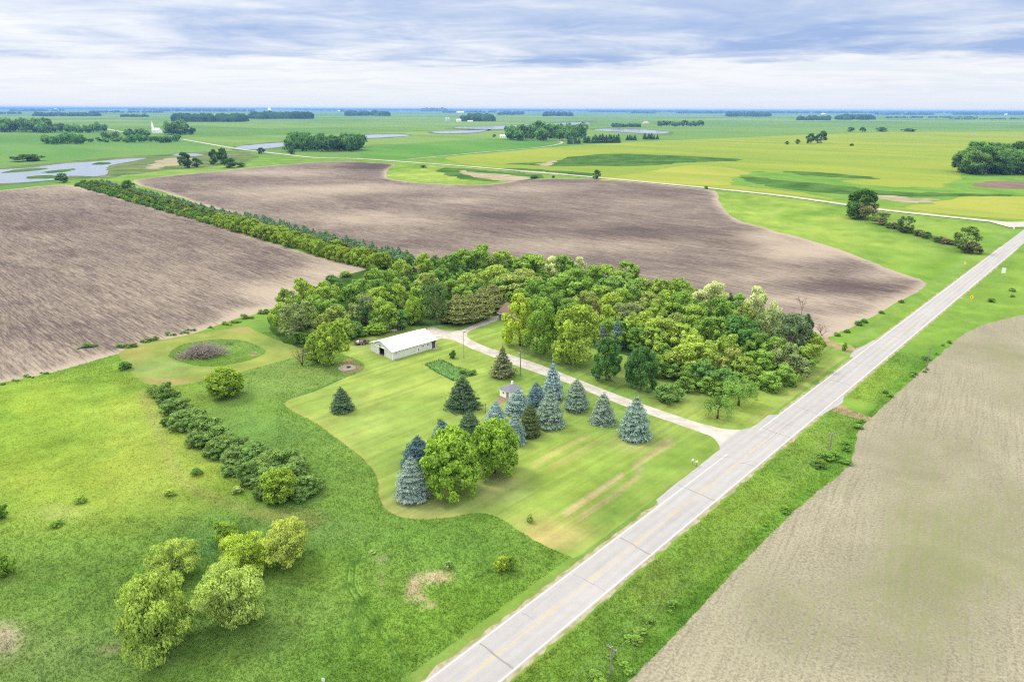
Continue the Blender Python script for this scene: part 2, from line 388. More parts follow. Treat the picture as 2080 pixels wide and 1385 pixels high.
# ------------------------------------------------------------------ ground sheets
rng = np.random.default_rng(7); random.seed(7)
def catmull(P, n=4):
    P = np.asarray(P, float); N = len(P); out = []
    for i in range(N):
        p0, p1, p2, p3 = P[i-1], P[i], P[(i+1) % N], P[(i+2) % N]
        for k in range(n):
            t = k/n
            out.append(.5*((2*p1)+(-p0+p2)*t+(2*p0-5*p1+4*p2-p3)*t*t+(-p0+3*p1-3*p2+p3)*t**3))
    return np.array(out)
def outline(px, smooth=True, jit=.4, step=None):
    P = np.array([at(x, y)[:2] for x, y in px])
    if smooth: P = catmull(P, 4)
    out = []
    for i in range(len(P)):
        a, b = P[i], P[(i+1) % len(P)]; d = np.linalg.norm(b-a)
        s = step or max(1.2, .012*np.linalg.norm(a)); n = max(1, min(60, int(d/s)))
        for k in range(n): out.append(a+(b-a)*k/n)
    P = np.array(out)
    if jit:
        s = jit*np.clip(np.linalg.norm(P, axis=1)/150, .6, 6)
        P = P + rng.normal(0, 1, P.shape)*s[:, None]*.5
    return P
def pip(P, poly):
    x, y = P[:, 0], P[:, 1]; inside = np.zeros(len(P), bool); n = len(poly)
    for i in range(n):
        (x1, y1), (x2, y2) = poly[i-1], poly[i]
        if y1 == y2: continue
        c = ((y1 > y) != (y2 > y)) & (x < (x2-x1)*(y-y1)/(y2-y1)+x1)
        inside ^= c
    return inside
def segdist(P, poly, closed=True):
    d = np.full(len(P), 1e9); n = len(poly)
    for i in range(0 if closed else 1, n):
        a, b = poly[i-1], poly[i]; ab = b-a; L2 = ab@ab
        if L2 < 1e-9: continue
        t = np.clip(((P-a)@ab)/L2, 0, 1)
        d = np.minimum(d, np.linalg.norm(P-(a+t[:, None]*ab), axis=1))
    return d
def sheet(name, px, mat, z, smooth=True, jit=.4):
    if name in ('wet_grass', 'swale', 'mud_flat', 'marsh'): jit = 1.3
    P = outline(px, smooth, jit); bm = bmesh.new()
    f = bm.faces.new([bm.verts.new((x, y, z)) for x, y in P]); bm.normal_update()
    if f.normal.z < 0: f.normal_flip()
    bmesh.ops.triangulate(bm, faces=[f]); me = bpy.data.meshes.new(name); bm.to_mesh(me); bm.free()
    return tag(link(name, me, mat), kind='structure')
def filled(name, px, mat, z, cell, attrs, smooth=True, jit=.3, ymax=None):
    """outline filled with a fine triangulation; attrs(P2d, outline) -> dict of per-vertex values"""
    P = outline(px, smooth, jit, None)
    lo, hi = P.min(0), P.max(0)
    gx, gy = np.meshgrid(np.arange(lo[0], hi[0], cell), np.arange(lo[1], hi[1], cell)); G = np.stack([gx.ravel(), gy.ravel()], 1)
    G += rng.uniform(-.25, .25, G.shape)*cell
    G = G[pip(G, P)]; G = G[segdist(G, P) > cell*.4]
    V = [Vector(p) for p in np.concatenate([P, G])]
    vo, _, fo, *_ = delaunay_2d_cdt(V, [], [list(range(len(P)))], 1, 1e-4)
    A = np.array([tuple(v) for v in vo]); Z = np.full((len(A), 1), z)
    tri = np.array([f for f in fo if len(f) == 3], np.int32)
    a, b, c = A[tri[:, 0]], A[tri[:, 1]], A[tri[:, 2]]
    flip = ((b-a)[:, 0]*(c-a)[:, 1]-(b-a)[:, 1]*(c-a)[:, 0]) < 0
    tri[flip] = tri[flip][:, ::-1]
    me = mesh_np(name, np.concatenate([A, Z], 1), [tri], attrs(A, P))
    return tag(link(name, me, mat), kind='structure')
def strip(name, px, width, mat, z, world=False):
    P = np.array([(at(x, y)[:2] if not world else (x, y)) for x, y in px])
    Q = [P[0]]
    for i in range(len(P)-1):
        p0, p1, p2, p3 = P[max(i-1, 0)], P[i], P[i+1], P[min(i+2, len(P)-1)]
        for k in range(1, 7):
            t = k/6; Q.append(.5*((2*p1)+(-p0+p2)*t+(2*p0-5*p1+4*p2-p3)*t*t+(-p0+3*p1-3*p2+p3)*t**3))
    Q = np.array(Q); T = np.gradient(Q, axis=0); T /= np.linalg.norm(T, axis=1)[:, None]; N = np.stack([-T[:, 1], T[:, 0]], 1)
    j = 1+rng.normal(0, .06, len(Q))
    A, B = Q+N*(width/2*j)[:, None], Q-N*(width/2*j)[:, None]; n = len(Q)
    V = np.concatenate([np.c_[A, np.full(n, z)], np.c_[B, np.full(n, z)]]); i = np.arange(n-1)
    return tag(link(name, mesh_np(name, V, [np.stack([n+i, n+i+1, i+1, i], 1)]), mat), kind='structure')

def vnoise(P, scale, seed, octs=4, rough=.55):
    r = np.random.default_rng(seed); T = r.uniform(-1, 1, (256, 256)); out = np.zeros(len(P)); amp, tot = 1.0, 0
    for o in range(octs):
        q = P/scale+37.3*o; i = np.floor(q).astype(int); f = q-i; f = f*f*(3-2*f); x, y = i[:, 0] & 255, i[:, 1] & 255; x2, y2 = (x+1) & 255, (y+1) & 255
        out += amp*((T[x, y]*(1-f[:, 0])+T[x2, y]*f[:, 0])*(1-f[:, 1])+(T[x, y2]*(1-f[:, 0])+T[x2, y2]*f[:, 0])*f[:, 1]); tot += amp; amp *= rough; scale *= .5
    return out/tot*1.6
def soft(c): return (c[0]+8, c[1]+4, c[2]+18) if c[1] > c[0]+12 else c
def paint(base, blobs, lines, P2):
    """differences of plant cover, with tree shade on the lawn put in, as measured in the photograph"""
    P3 = np.c_[P2, np.zeros(len(P2))]; q = proj(P3); out = np.tile(np.array(C(*base)), (len(P2), 1))
    w2 = .42*vnoise(P2, 18, 3, 5)
    for x, y, rx, ry, c, w in blobs:
        d = np.sqrt(((q[:, 0]-x)/rx)**2+((q[:, 1]-y)/ry)**2)*(1+w2)
        k = (w*np.exp(-d**3))[:, None]; out = out*(1-k)+np.array(C(*soft(c)))*k
    for pts, wd, c, w in lines:
        d = segdist(q, np.array(pts, float), False)/wd*(1+w2)
        k = (w*np.exp(-d**3))[:, None]; out = out*(1-k)+np.array(C(*c))*k
    big = vnoise(P2, 22, 9, 5, .6)[:, None]; fine = vnoise(P2, 4.5, 11, 3, .7)[:, None]
    return np.clip(out*(1+.20*big*np.array([1.25, .8, 1.0])+.16*fine), .004, .7)

LAWN_PX = [(577, 820), (640, 858), (690, 895), (735, 930), (758, 955), (768, 978), (769, 1003), (779, 1028), (800, 1045), (840, 1054), (900, 1052), (950, 1044), (985, 1043), (1020, 1055), (1060, 1082), (1100, 1105), (1150, 1127), (1172, 1131),
           (1210, 1104), (1300, 1036), (1350, 998), (1400, 962), (1455, 921), (1530, 868), (1600, 816), (1690, 746), (1738, 711), (1705, 696), (1660, 706), (1560, 780), (1430, 790), (1330, 750), (1250, 700), (1150, 690), (1080, 640), (1000, 620), (900, 645), (800, 650), (700, 690), (690, 715), (735, 735), (736, 752), (700, 768), (640, 795)]
LOOP_PX = [(245, 714), (300, 696), (420, 674), (495, 664), (520, 672), (560, 690), (605, 702), (640, 712), (565, 735), (480, 757), (375, 781), (312, 783), (277, 766), (252, 738)]
ISLE_PX = [(343, 722), (365, 702), (420, 691), (480, 690), (520, 700), (540, 715), (518, 728), (470, 740), (420, 745), (375, 738)]
FA_PX = [(-420, 430), (-150, 404), (0, 387), (70, 380), (135, 376), (180, 384), (300, 417), (420, 450), (560, 496), (640, 520), (700, 535), (745, 547), (742, 558), (700, 577), (640, 600), (545, 630), (480, 648), (400, 675), (300, 702), (200, 730), (100, 758), (0, 778), (-120, 806), (-420, 880)]
FB_PX = [(268, 369), (330, 359), (450, 347), (560, 336), (640, 330), (700, 328), (760, 331), (800, 334), (790, 342), (785, 352), (790, 362), (830, 370), (900, 374), (970, 376), (1020, 372), (1060, 365), (1130, 363), (1210, 364), (1330, 374), (1440, 386), (1456, 392), (1461, 406), (1472, 426), (1500, 447), (1560, 465), (1640, 487), (1700, 505), (1760, 528), (1810, 548), (1850, 562), (1875, 571), (1881, 578), (1870, 590), (1830, 612), (1780, 638), (1730, 663), (1690, 682), (1672, 686), (1640, 668), (1500, 630), (1350, 590), (1200, 562), (1000, 535), (850, 530), (700, 500), (560, 460), (420, 419), (330, 390)]
FC_PX = [(1225, 1440), (1275, 1385), (1350, 1310), (1440, 1215), (1540, 1110), (1640, 1015), (1715, 955), (1735, 915), (1748, 870), (1800, 820), (1870, 755), (1940, 692), (1985, 664), (2050, 646), (2120, 636), (2600, 600), (3300, 700), (3300, 1500), (2200, 1800)]
WOOD_PX = [(545, 640), (600, 600), (700, 560), (800, 535), (900, 525), (1050, 540), (1250, 565), (1450, 605), (1600, 655), (1672, 692), (1672, 712), (1620, 745), (1540, 790), (1440, 795), (1370, 775), (1320, 742), (1270, 722), (1180, 700), (1090, 650), (1010, 625), (930, 655), (850, 662), (790, 660), (700, 690), (640, 712), (590, 700), (560, 680)]

g = MB(); S_ = 60000
g.face([(-S_, -S_, 0), (S_, -S_, 0), (S_, S_, 0), (-S_, S_, 0)]); tag(g.build('ground', ground_mat()), kind='structure')

G_BLOBS = [(150, 930, 340, 170, (160, 193, 32), .95), (60, 850, 260, 90, (150, 194, 28), .9), (330, 940, 120, 140, (166, 194, 50), .6),
           (120, 1190, 300, 110, (120, 168, 48), .85), (60, 1330, 220, 80, (140, 172, 78), .7), (560, 1300, 260, 110, (126, 174, 58), .8),
           (760, 1330, 150, 80, (114, 172, 24), .8), (960, 1240, 190, 70, (112, 172, 20), .85), (850, 1110, 190, 60, (110, 168, 42), .8),
           (660, 960, 110, 80, (124, 172, 54), .7), (600, 770, 140, 45, (134, 174, 66), .8), (480, 850, 120, 60, (104, 158, 46), .7),
           (540, 880, 110, 40, (98, 158, 58), .5), (450, 1105, 120, 60, (98, 152, 56), .8), (630, 1080, 90, 30, (120, 168, 62), .6),
           (60, 720, 200, 40, (140, 188, 34), .6), (570, 690, 60, 40, (104, 156, 50), .7),
           (1650, 450, 330, 75, (154, 192, 50), .9), (1900, 480, 160, 50, (142, 184, 48), .8), (2010, 620, 130, 130, (130, 178, 40), .9),
           (1800, 620, 160, 60, (134, 182, 36), .8), (900, 356, 130, 16, (164, 196, 56), .9), (1300, 372, 200, 12, (160, 195, 50), .8),
           (1500, 1060, 160, 160, (132, 178, 26), .7), (1150, 1330, 90, 90, (124, 176, 26), .7), (1330, 1180, 40, 60, (150, 178, 48), .5),
           (1790, 790, 70, 60, (146, 186, 28), .6), (1640, 910, 60, 40, (140, 182, 40), .6),
           (300, 345, 250, 20, (140, 182, 70), .7), (60, 385, 120, 6, (160, 178, 90), .6),
           (8, 1300, 36, 32, (196, 186, 164), .95), (884, 1172, 34, 12, (212, 200, 170), 1), (842, 1192, 16, 26, (208, 196, 166), .95), (775, 1136, 14, 6, (206, 194, 164), .9), (775, 1182, 6, 16, (204, 194, 160), .8),
           (220, 1322, 14, 6, (190, 176, 140), .7), (250, 1310, 10, 5, (190, 176, 140), .7), (120, 1040, 60, 20, (176, 196, 96), .5), (1820, 570, 40, 12, (160, 178, 90), .4)]
G_LINES = [([(290, 800), (325, 880), (355, 955), (385, 990), (450, 1018), (540, 1046), (640, 1055)], 11, (172, 178, 92), .6),
           ([(712, 1130), (706, 1190), (738, 1240), (785, 1310), (812, 1385)], 2.6, (44, 96, 18), 1), ([(724, 1130), (720, 1190), (755, 1240), (800, 1310), (825, 1385)], 2.6, (44, 96, 18), 1),
           ([(716, 1220), (718, 1300)], 2.4, (48, 100, 20), 1), ([(730, 1230), (731, 1310)], 2.4, (48, 100, 20), 1),
           ([(840, 1195), (862, 1220), (885, 1233)], 5, (208, 196, 164), .9),
           ([(580, 822), (640, 795), (700, 770)], 7, (92, 146, 74), .8), ([(250, 790), (310, 784)], 6, (120, 160, 50), .6),
           ([(1040, 1385), (1172, 1290), (1350, 1150)], 9, (150, 178, 60), .3),
           ([(860, 1385), (1000, 1283), (1180, 1150), (1330, 1035)], 22, (146, 172, 78), .75),
           ([(1700, 672), (1800, 612), (1880, 560), (1990, 500), (2060, 470)], 16, (122, 176, 36), .7),
           ([(1720, 705), (1870, 595), (1960, 530), (2060, 462)], 9, (140, 180, 80), .7),
           ([(1250, 1400), (1440, 1195), (1560, 1070), (1700, 945), (1745, 870), (1900, 715)], 16, (100, 160, 30), .7),
           ([(1735, 445), (1830, 470), (1960, 508)], 10, (104, 148, 44), .7), ([(1590, 440), (1730, 425)], 8, (120, 172, 40), .6),
           ([(1000, 343), (1200, 362), (1480, 388), (1700, 416), (2000, 452)], 5, (120, 168, 50), .6)]
def ground_colour(P2): return paint((128, 176, 54), G_BLOBS, G_LINES, P2)
def grassland():
    xs = np.concatenate([np.arange(-460, -170, 6.), np.arange(-170, 190, 1.5), np.arange(190, 520, 6.)]); ys = np.concatenate([np.arange(20, 260, 1.5), np.arange(260, 1110, 7.)])
    gx, gy = np.meshgrid(xs, ys); P2 = np.stack([gx.ravel(), gy.ravel()], 1); nx, ny = len(xs), len(ys)
    i = (np.arange(ny-1)[:, None]*nx+np.arange(nx-1)[None]).ravel()
    me = mesh_np('grassland', np.c_[P2, np.full(len(P2), .02)], [np.stack([i, i+1, i+nx+1, i+nx], 1)], {'Col': ground_colour(P2)})
    tag(link('grassland', me, M_GRASS), kind='structure')
grassland()

# far farmland, ponds and marsh
sheet('crop_field', [(-300, 300), (-60, 292), (100, 286), (300, 283), (372, 285), (430, 296), (436, 304), (300, 319), (150, 331), (0, 342), (-300, 365)], M_CROPB, .10)
sheet('crop_field', [(740, 306), (850, 291), (1000, 282), (1100, 288), (1128, 293), (1060, 303), (900, 317), (830, 323), (740, 321), (733, 316)], M_CROP, .10)
sheet('crop_field', [(905, 320), (1000, 311), (1140, 298), (1300, 288), (1500, 280), (1700, 272), (1900, 268), (2300, 270), (2900, 285), (2900, 380), (2300, 368), (2080, 372), (1990, 398), (1900, 420), (1830, 426), (1720, 411), (1600, 396), (1480, 384), (1300, 367), (1100, 349), (960, 336)], M_YEL, .10)
sheet('crop_field', [(1840, 424), (1870, 415), (1920, 406), (1970, 400), (2080, 400), (2300, 405), (2500, 445), (2300, 452), (2120, 449), (2075, 447), (2000, 442), (1930, 436)], M_YEL2, .14)
sheet('crop_field', [(1215, 366), (1300, 352), (1400, 336), (1470, 340), (1522, 352), (1500, 364), (1485, 376), (1400, 377), (1300, 369)], M_YEL2, .16)
sheet('swale', [(1485, 373), (1500, 359), (1527, 351), (1545, 349), (1600, 352), (1700, 356), (1782, 361), (1722, 366), (1716, 370), (1800, 379), (1890, 381), (1910, 378), (1950, 362), (1962, 353), (2000, 350), (2080, 356), (2500, 372), (2500, 402), (2080, 399), (1990, 398), (1940, 399), (1900, 412), (1830, 420), (1790, 420), (1720, 408), (1640, 395), (1560, 383)], M_SWALE, .18)
sheet('wet_grass', [(1505, 362), (1530, 360), (1600, 367), (1700, 377), (1800, 389), (1900, 393), (2060, 396), (1900, 400), (1780, 398), (1650, 390), (1560, 378)], M_DKGR, .22)
sheet('wet_grass', [(1590, 349), (1680, 352), (1785, 362), (1720, 362), (1640, 357)], M_DKGR, .22)
sheet('mud_flat', [(1772, 396), (1800, 397), (1850, 403), (1906, 405), (1892, 411), (1850, 412), (1790, 404)], M_MUD, .26)
sheet('wet_grass', [(1030, 333), (1110, 330), (1170, 318), (1250, 313), (1350, 316), (1440, 320), (1510, 326), (1400, 330), (1300, 338), (1200, 337), (1110, 338)], M_DKGR, .18)
sheet('mud_flat', [(1090, 333), (1112, 328), (1132, 325), (1125, 336), (1100, 337)], M_MUD, .22)
sheet('wet_grass', [(885, 346), (925, 341), (1000, 348), (1100, 357), (1070, 367), (960, 366), (905, 355)], M_DKGR, .12)
sheet('mud_flat', [(930, 347), (1000, 353), (1076, 360), (1050, 367), (985, 364)], M_MUD, .16)
sheet('wet_grass', [(1000, 343), (1080, 344), (1190, 352), (1192, 360), (1100, 352)], M_DKGR, .18)
sheet('mud_flat', [(1060, 348), (1100, 349), (1150, 354), (1120, 355)], M_MUD, .22)
sheet('marsh', [(205, 362), (225, 340), (300, 319), (400, 309), (480, 308), (520, 318), (500, 328), (440, 338), (340, 345), (262, 356)], M_MARSH, .14)
sheet('marsh', [(-200, 352), (0, 340), (130, 329), (270, 317), (330, 315), (300, 326), (225, 342), (210, 360), (130, 366), (0, 378), (-200, 392)], M_MARSH, .12)
sheet('mud_flat', [(318, 328), (345, 322), (385, 321), (402, 328), (370, 334), (335, 340), (300, 344)], M_MUD, .2)
PONDS = [[(-160, 362), (-60, 352), (0, 345), (60, 341), (130, 333), (200, 328), (260, 323), (296, 322), (270, 328), (222, 338), (217, 354), (190, 359), (140, 358), (110, 366), (0, 374), (-160, 384)],
         [(478, 300), (500, 296), (560, 291), (592, 291), (582, 297), (540, 302), (500, 304)], [(728, 277), (760, 274), (810, 273), (832, 276), (790, 279), (735, 281)],
         [(880, 268), (930, 266), (990, 264), (962, 270), (892, 271)], [(925, 259), (1000, 257), (1100, 252), (1180, 249), (1196, 252), (1112, 256), (1100, 260), (1000, 263), (940, 261)],
         [(1205, 264), (1260, 262), (1352, 267), (1342, 272), (1270, 269)], [(350, 316), (370, 312), (412, 314), (390, 318)]]
for k, p in enumerate(PONDS):
    if k: sheet('marsh', [(np.mean([q[0] for q in p])+(x-np.mean([q[0] for q in p]))*1.12, np.mean([q[1] for q in p])+(y-np.mean([q[1] for q in p]))*1.5) for x, y in p], M_MARSH, .16)
    sheet('pond', p, M_WATER, .28)
for p in ([(5, 352), (30, 346), (85, 342), (90, 345), (40, 350)], [(85, 351), (110, 347), (148, 343), (146, 347), (110, 352)], [(55, 361), (70, 358), (110, 357), (105, 363), (60, 364)], [(188, 333), (205, 330), (226, 331), (215, 335), (190, 335)]):
    sheet('reed_bed', p, M_DKGR, .34)
strip('gravel_road', [(2230, 470), (2070, 456), (1960, 445), (1800, 428), (1700, 414), (1600, 400), (1500, 389), (1400, 379), (1300, 369.5), (1200, 360), (1100, 351.5), (1000, 343), (900, 335), (800, 328), (740, 324), (680, 322), (640, 321), (600, 317), (540, 310), (480, 302.5), (430, 294), (390, 287), (372, 284)], 9.0, M_GRAVEL, .40)
strip('farm_track', [(830, 324), (900, 317.5), (980, 310), (1060, 303.5), (1110, 298), (1136, 293), (1142, 289.5), (1132, 287)], 5.0, M_GRAVEL, .36)
strip('farm_track', [(215, 262), (235, 266), (252, 268.5), (290, 271)], 12.0, M_GRAVEL, .30)

M_TRACK = patch_mat('pressed_grass', C(80, 134, 38), C(112, 160, 46), .6)
for k_, (ln_, *_) in enumerate(G_LINES[1:5]): strip('tyre_track', ln_, .30, M_TRACK, .028+.004*k_)
# the ploughed fields, the stubble field
def field_attr(blobs, edge, edge_w):
    def fn(A, P):
        q = proj(np.c_[A, np.zeros(len(A))]); v = np.zeros(len(A))
        for x, y, rx, ry, w in blobs:
            v += w*np.exp(-(((q[:, 0]-x)/rx)**2+((q[:, 1]-y)/ry)**2)**1.3)
        v += edge*np.exp(-(segdist(A, P)/edge_w)**2)
        return {'tan': v}
    return fn
filled('ploughed_field', FA_PX, M_PLOUGH, .024, 4.0, field_attr([(120, 385, 130, 12, .35), (610, 600, 120, 26, 1.0), (530, 638, 70, 12, 1.1), (100, 740, 220, 30, .35), (680, 545, 70, 25, .4), (300, 690, 150, 20, .1), (200, 560, 200, 60, .10), (640, 560, 80, 20, .2)], .75, 4.0))
filled('ploughed_field', FB_PX, M_PLOUGH, .028, 5.0, field_attr([(560, 352, 120, 10, .45), (700, 382, 160, 10, .45), (560, 395, 160, 14, .35), (760, 445, 170, 14, .45), (900, 408, 120, 10, .25), (1000, 385, 160, 9, .3), (1350, 420, 100, 20, .2), (1640, 510, 110, 20, .75), (1560, 480, 60, 14, .45), (1790, 560, 60, 14, .5), (1500, 560, 170, 16, .28), (1640, 610, 160, 14, .35), (1700, 655, 60, 18, .6), (1180, 500, 220, 14, .3), (750, 338, 60, 8, -.5), (1300, 470, 160, 14, -.25), (1700, 585, 120, 16, -.35), (1050, 440, 220, 10, -.2)], .75, 4.0))
filled('stubble_field', FC_PX, M_STUB, .024, 3.0, lambda A, P: (lambda q: {'tan': sum(w*np.exp(-(((q[:, 0]-x)/rx)**2+((q[:, 1]-y)/ry)**2)**1.3) for x, y, rx, ry, w in
       [(1980, 1110, 210, 140, .8), (1830, 1240, 150, 100, .5), (1640, 1200, 130, 80, .4), (1930, 880, 120, 60, .3), (1560, 1290, 130, 80, .45), (1800, 1340, 200, 80, .35), (1840, 1000, 60, 120, .3), (2060, 780, 60, 90, .45), (1980, 720, 90, 40, .35), (1500, 1200, 60, 60, .2), (1820, 790, 60, 40, .3)]) + .25*np.exp(-(segdist(A, P)/3.0)**2)*0 - .25*np.exp(-(((q[:, 0]-1700)/160)**2+((q[:, 1]-1120)/180)**2)) - .2})(proj(np.c_[A, np.zeros(len(A))])))

L_BLOBS = [(1200, 970, 220, 80, (144, 182, 44), .7), (950, 780, 120, 60, (160, 192, 60), .7), (720, 860, 110, 60, (162, 190, 72), .6), (1122, 1090, 62, 26, (212, 202, 134), .95), (1110, 1060, 60, 20, (180, 184, 92), .6),
           (860, 1035, 90, 24, (158, 166, 108), .6), (1020, 990, 60, 30, (152, 170, 92), .5), (1400, 810, 120, 40, (154, 182, 62), .7), (1150, 735, 140, 30, (118, 164, 46), .6), (1290, 800, 90, 30, (120, 164, 46), .5),  # last two: shade under the trees above the driveway, put into the lawn colour
           (1560, 830, 80, 60, (140, 182, 40), .6), (1000, 665, 60, 15, (140, 186, 42), .7), (1400, 930, 70, 40, (128, 174, 34), .5), (1290, 900, 60, 20, (168, 182, 96), .5), (905, 660, 60, 10, (112, 156, 60), .7), (760, 700, 50, 16, (150, 168, 86), .6),
           (930, 832, 40, 10, (120, 164, 54), .5), (1040, 768, 40, 12, (126, 166, 50), .5), (1350, 905, 16, 6, (196, 186, 140), .6), (1296, 953, 14, 6, (200, 190, 150), .7)]
L_LINES = [([(1150, 1042), (1210, 1002), (1262, 965)], 5, (208, 192, 150), 1), ([(1178, 1052), (1240, 1010), (1300, 966)], 5, (204, 190, 142), .9), ([(1290, 945), (1330, 920), (1360, 898)], 6, (202, 190, 140), .85),
           ([(1085, 945), (1140, 912), (1195, 885)], 5, (194, 186, 126), .7), ([(1120, 950), (1215, 895)], 5, (190, 186, 120), .6), ([(980, 1005), (1040, 975)], 8, (170, 170, 116), .5),
           ([(580, 822), (640, 862), (700, 905), (745, 942), (768, 980), (770, 1005), (780, 1030), (805, 1048), (850, 1056), (940, 1048)], 8, (178, 180, 106), .6),
           ([(1530, 862), (1600, 808), (1740, 706)], 7, (170, 180, 100), .5), ([(1190, 1112), (1300, 1030), (1400, 955)], 14, (158, 180, 74), .6), ([(690, 905), (760, 860)], 5, (176, 186, 90), .3)]
filled('lawn', LAWN_PX, M_LAWN, .026, .8, lambda A, P: {'Col': paint((156, 189, 74), L_BLOBS, L_LINES, A)}, jit=.15)
filled('mown_grass', LOOP_PX, M_LOOP, .026, 1.2, lambda A, P: {'Col': paint((160, 178, 74), [(330, 745, 90, 25, (146, 180, 76), .8), (490, 668, 30, 8, (186, 172, 120), .9), (560, 700, 60, 12, (140, 178, 62), .7), (350, 775, 60, 8, (190, 174, 118), .8), (270, 715, 30, 15, (180, 172, 108), .7), (470, 752, 80, 6, (172, 172, 96), .6)], [([(343, 724), (400, 748), (480, 745), (545, 716)], 6, (150, 180, 72), .6)], A)}, jit=.2)
filled('grass_island', ISLE_PX, M_GRASS, .034, 1.0, lambda A, P: {'Col': paint((114, 160, 50), [(500, 705, 60, 12, (128, 172, 70), .6)], [], A)}, jit=.3)
sheet('wood_floor', WOOD_PX, M_WOODFLOOR, .034, jit=.6)

# driveway and road
DRIVE_PX = [(1562, 843), (1528, 868), (1500, 873), (1460, 869), (1400, 853), (1330, 829), (1260, 804), (1180, 773), (1110, 746), (1060, 728), (1000, 709), (962, 693), (948, 683), (956, 672), (985, 660), (1016, 649), (1030, 644), (1012, 641), (985, 650), (960, 661), (935, 671), (905, 672), (882, 665), (868, 668), (880, 690), (900, 688), (925, 693), (960, 709), (1030, 736), (1080, 754), (1160, 781), (1240, 814), (1330, 846), (1420, 877), (1448, 889), (1458, 901), (1462, 914), (1448, 932), (1510, 905)]
sheet('driveway', DRIVE_PX, M_GRAVEL, .040, jit=.15)
sheet('field_approach', [(1672, 690), (1680, 688), (1700, 699), (1735, 707), (1760, 700), (1745, 712), (1715, 712), (1685, 702)], M_DIRT, .034, jit=.2)
sheet('field_approach', [(1690, 832), (1708, 822), (1730, 834), (1765, 846), (1772, 856), (1740, 850), (1700, 838)], M_DIRT, .034, jit=.2)
R0 = at(866.5, 1384.2)[:2]; RV = np.array([math.sin(RD), math.cos(RD)]); RN = np.array([RV[1], -RV[0]]); RW = 7.05
def rd(s, n, z=0): q = R0+RV*s+RN*n; return (q[0], q[1], z)
def road_s(px, py): return float((at(px, py)[:2]-R0)@RV)
S0, S1 = -70, 900
def road_strip(mb, n0, n1, s0, s1, z, step=40, jit=0):
    ss = np.linspace(s0, s1, max(2, int((s1-s0)/step)+1))
    for a, b in zip(ss[:-1], ss[1:]): mb.face([rd(a, n0, z), rd(a, n1, z), rd(b, n1, z), rd(b, n0, z)][::1])
def ragged(name, n0, n1, s0, s1, z, mat, amp, side):
    ss = np.arange(s0, s1, 1.3); m = len(ss); a = np.array([rd(s, n0, z) for s in ss]); w = rng.normal(0, amp, m)
    b = np.array([rd(s, n1+w[k], z) for k, s in enumerate(ss)]); i = np.arange(m-1)
    f = np.stack([i, m+i, m+i+1, i+1], 1) if n1 > n0 else np.stack([i+1, m+i+1, m+i, i], 1)
    return tag(link(name, mesh_np(name, np.concatenate([a, b]), [f]), mat), kind='structure')
ragged('gravel_shoulder', -.1, -.85, S0, 420, .036, M_SHOULDER, .18, -1)
ragged('gravel_shoulder', RW+.1, RW+.95, S0, 420, .036, M_SHOULDER, .2, 1)
mb = MB(); road_strip(mb, -.32, RW+.32, S0, S1, .046); road = tag(mb.build('road', M_ASPH), kind='structure')
sd_ = road_s(1478, 923); se_ = road_s(1546, 873)
mb = MB(); road_strip(mb, -.09, .09, S0, sd_, .052); road_strip(mb, -.09, .09, se_, 420, .052); mb.build('edge_line', M_WHITE, road)
mb = MB(); road_strip(mb, RW-.09, RW+.09, S0, 420, .052); mb.build('edge_line', M_WHITE, road)
mb = MB(); road_strip(mb, RW/2-.02, RW/2+.12, S0, road_s(1563, 890), .052)
s_ = S0+4
while s_ < 330:
    road_strip(mb, RW/2-.30, RW/2-.16, s_, s_+3.2, .052); s_ += 12.2
road_strip(mb, RW/2-.02, RW/2+.12, road_s(1775, 712), 330, .052)
mb.build('centre_line', M_YELL, road)
mb = MB()
def crack(p, q, w=.16, seg=7):
    a, b = at(*p)[:2], at(*q)[:2]; d = b-a; n = np.array([-d[1], d[0]])/np.linalg.norm(d); prev = None
    for k in range(seg+1):
        c = a+d*k/seg+n*random.uniform(-.12, .12); ww = w*random.uniform(.6, 1.25)
        cur = (c+n*ww/2, c-n*ww/2)
        if prev: mb.face([(*prev[1], .055), (*cur[1], .055), (*cur[0], .055), (*prev[0], .055)])
        prev = cur
for p, q, w in [((975, 1306), (1043, 1357), .34), ((1260, 1092), (1322, 1127), .28), ((1377, 984), (1452, 1017), .22), ((1545, 868), (1604, 889), .18), ((1610, 823), (1662, 841), .16), ((1680, 770), (1727, 782), .18), ((1730, 734), (1770, 745), .16), ((1786, 709), (1806, 716), .16), ((1800, 680), (1838, 688), .14), ((1830, 662), (1875, 672), .12), ((1460, 928), (1481, 928), .14), ((1502, 941), (1530, 937), .13), ((1510, 941), (1536, 947), .11), ((1530, 937), (1540, 944), .1), ((1165, 1165), (1230, 1200), .09), ((1060, 1243), (1085, 1258), .08), ((1565, 890), (1608, 855), .08), ((1590, 872), (1650, 825), .06), ((1700, 775), (1790, 705), .07), ((1520, 925), (1565, 890), .06)]:
    crack(p, q, w)
mb.build('sealed_crack', M_CRACK, road)
sheet('paved_apron', [(1338, 1026), (1333, 1015), (1365, 988), (1400, 962), (1440, 930), (1463, 912), (1480, 925), (1440, 955), (1390, 995)], M_ASPH, .044, smooth=False, jit=.1)
sheet('paved_apron', [(1463, 914), (1461, 905), (1480, 888), (1500, 874), (1530, 868), (1562, 843), (1590, 842), (1546, 874), (1478, 926)], M_ASPH, .0425, smooth=False, jit=.05)
sheet('paved_apron', [(1724, 726), (1735, 712), (1760, 700), (1772, 692), (1790, 690), (1745, 724)], M_ASPH, .044, smooth=False, jit=.1)
sheet('paved_apron', [(1650, 852), (1690, 832), (1712, 818), (1716, 802), (1700, 806), (1655, 842)], M_ASPH, .044, smooth=False, jit=.1)
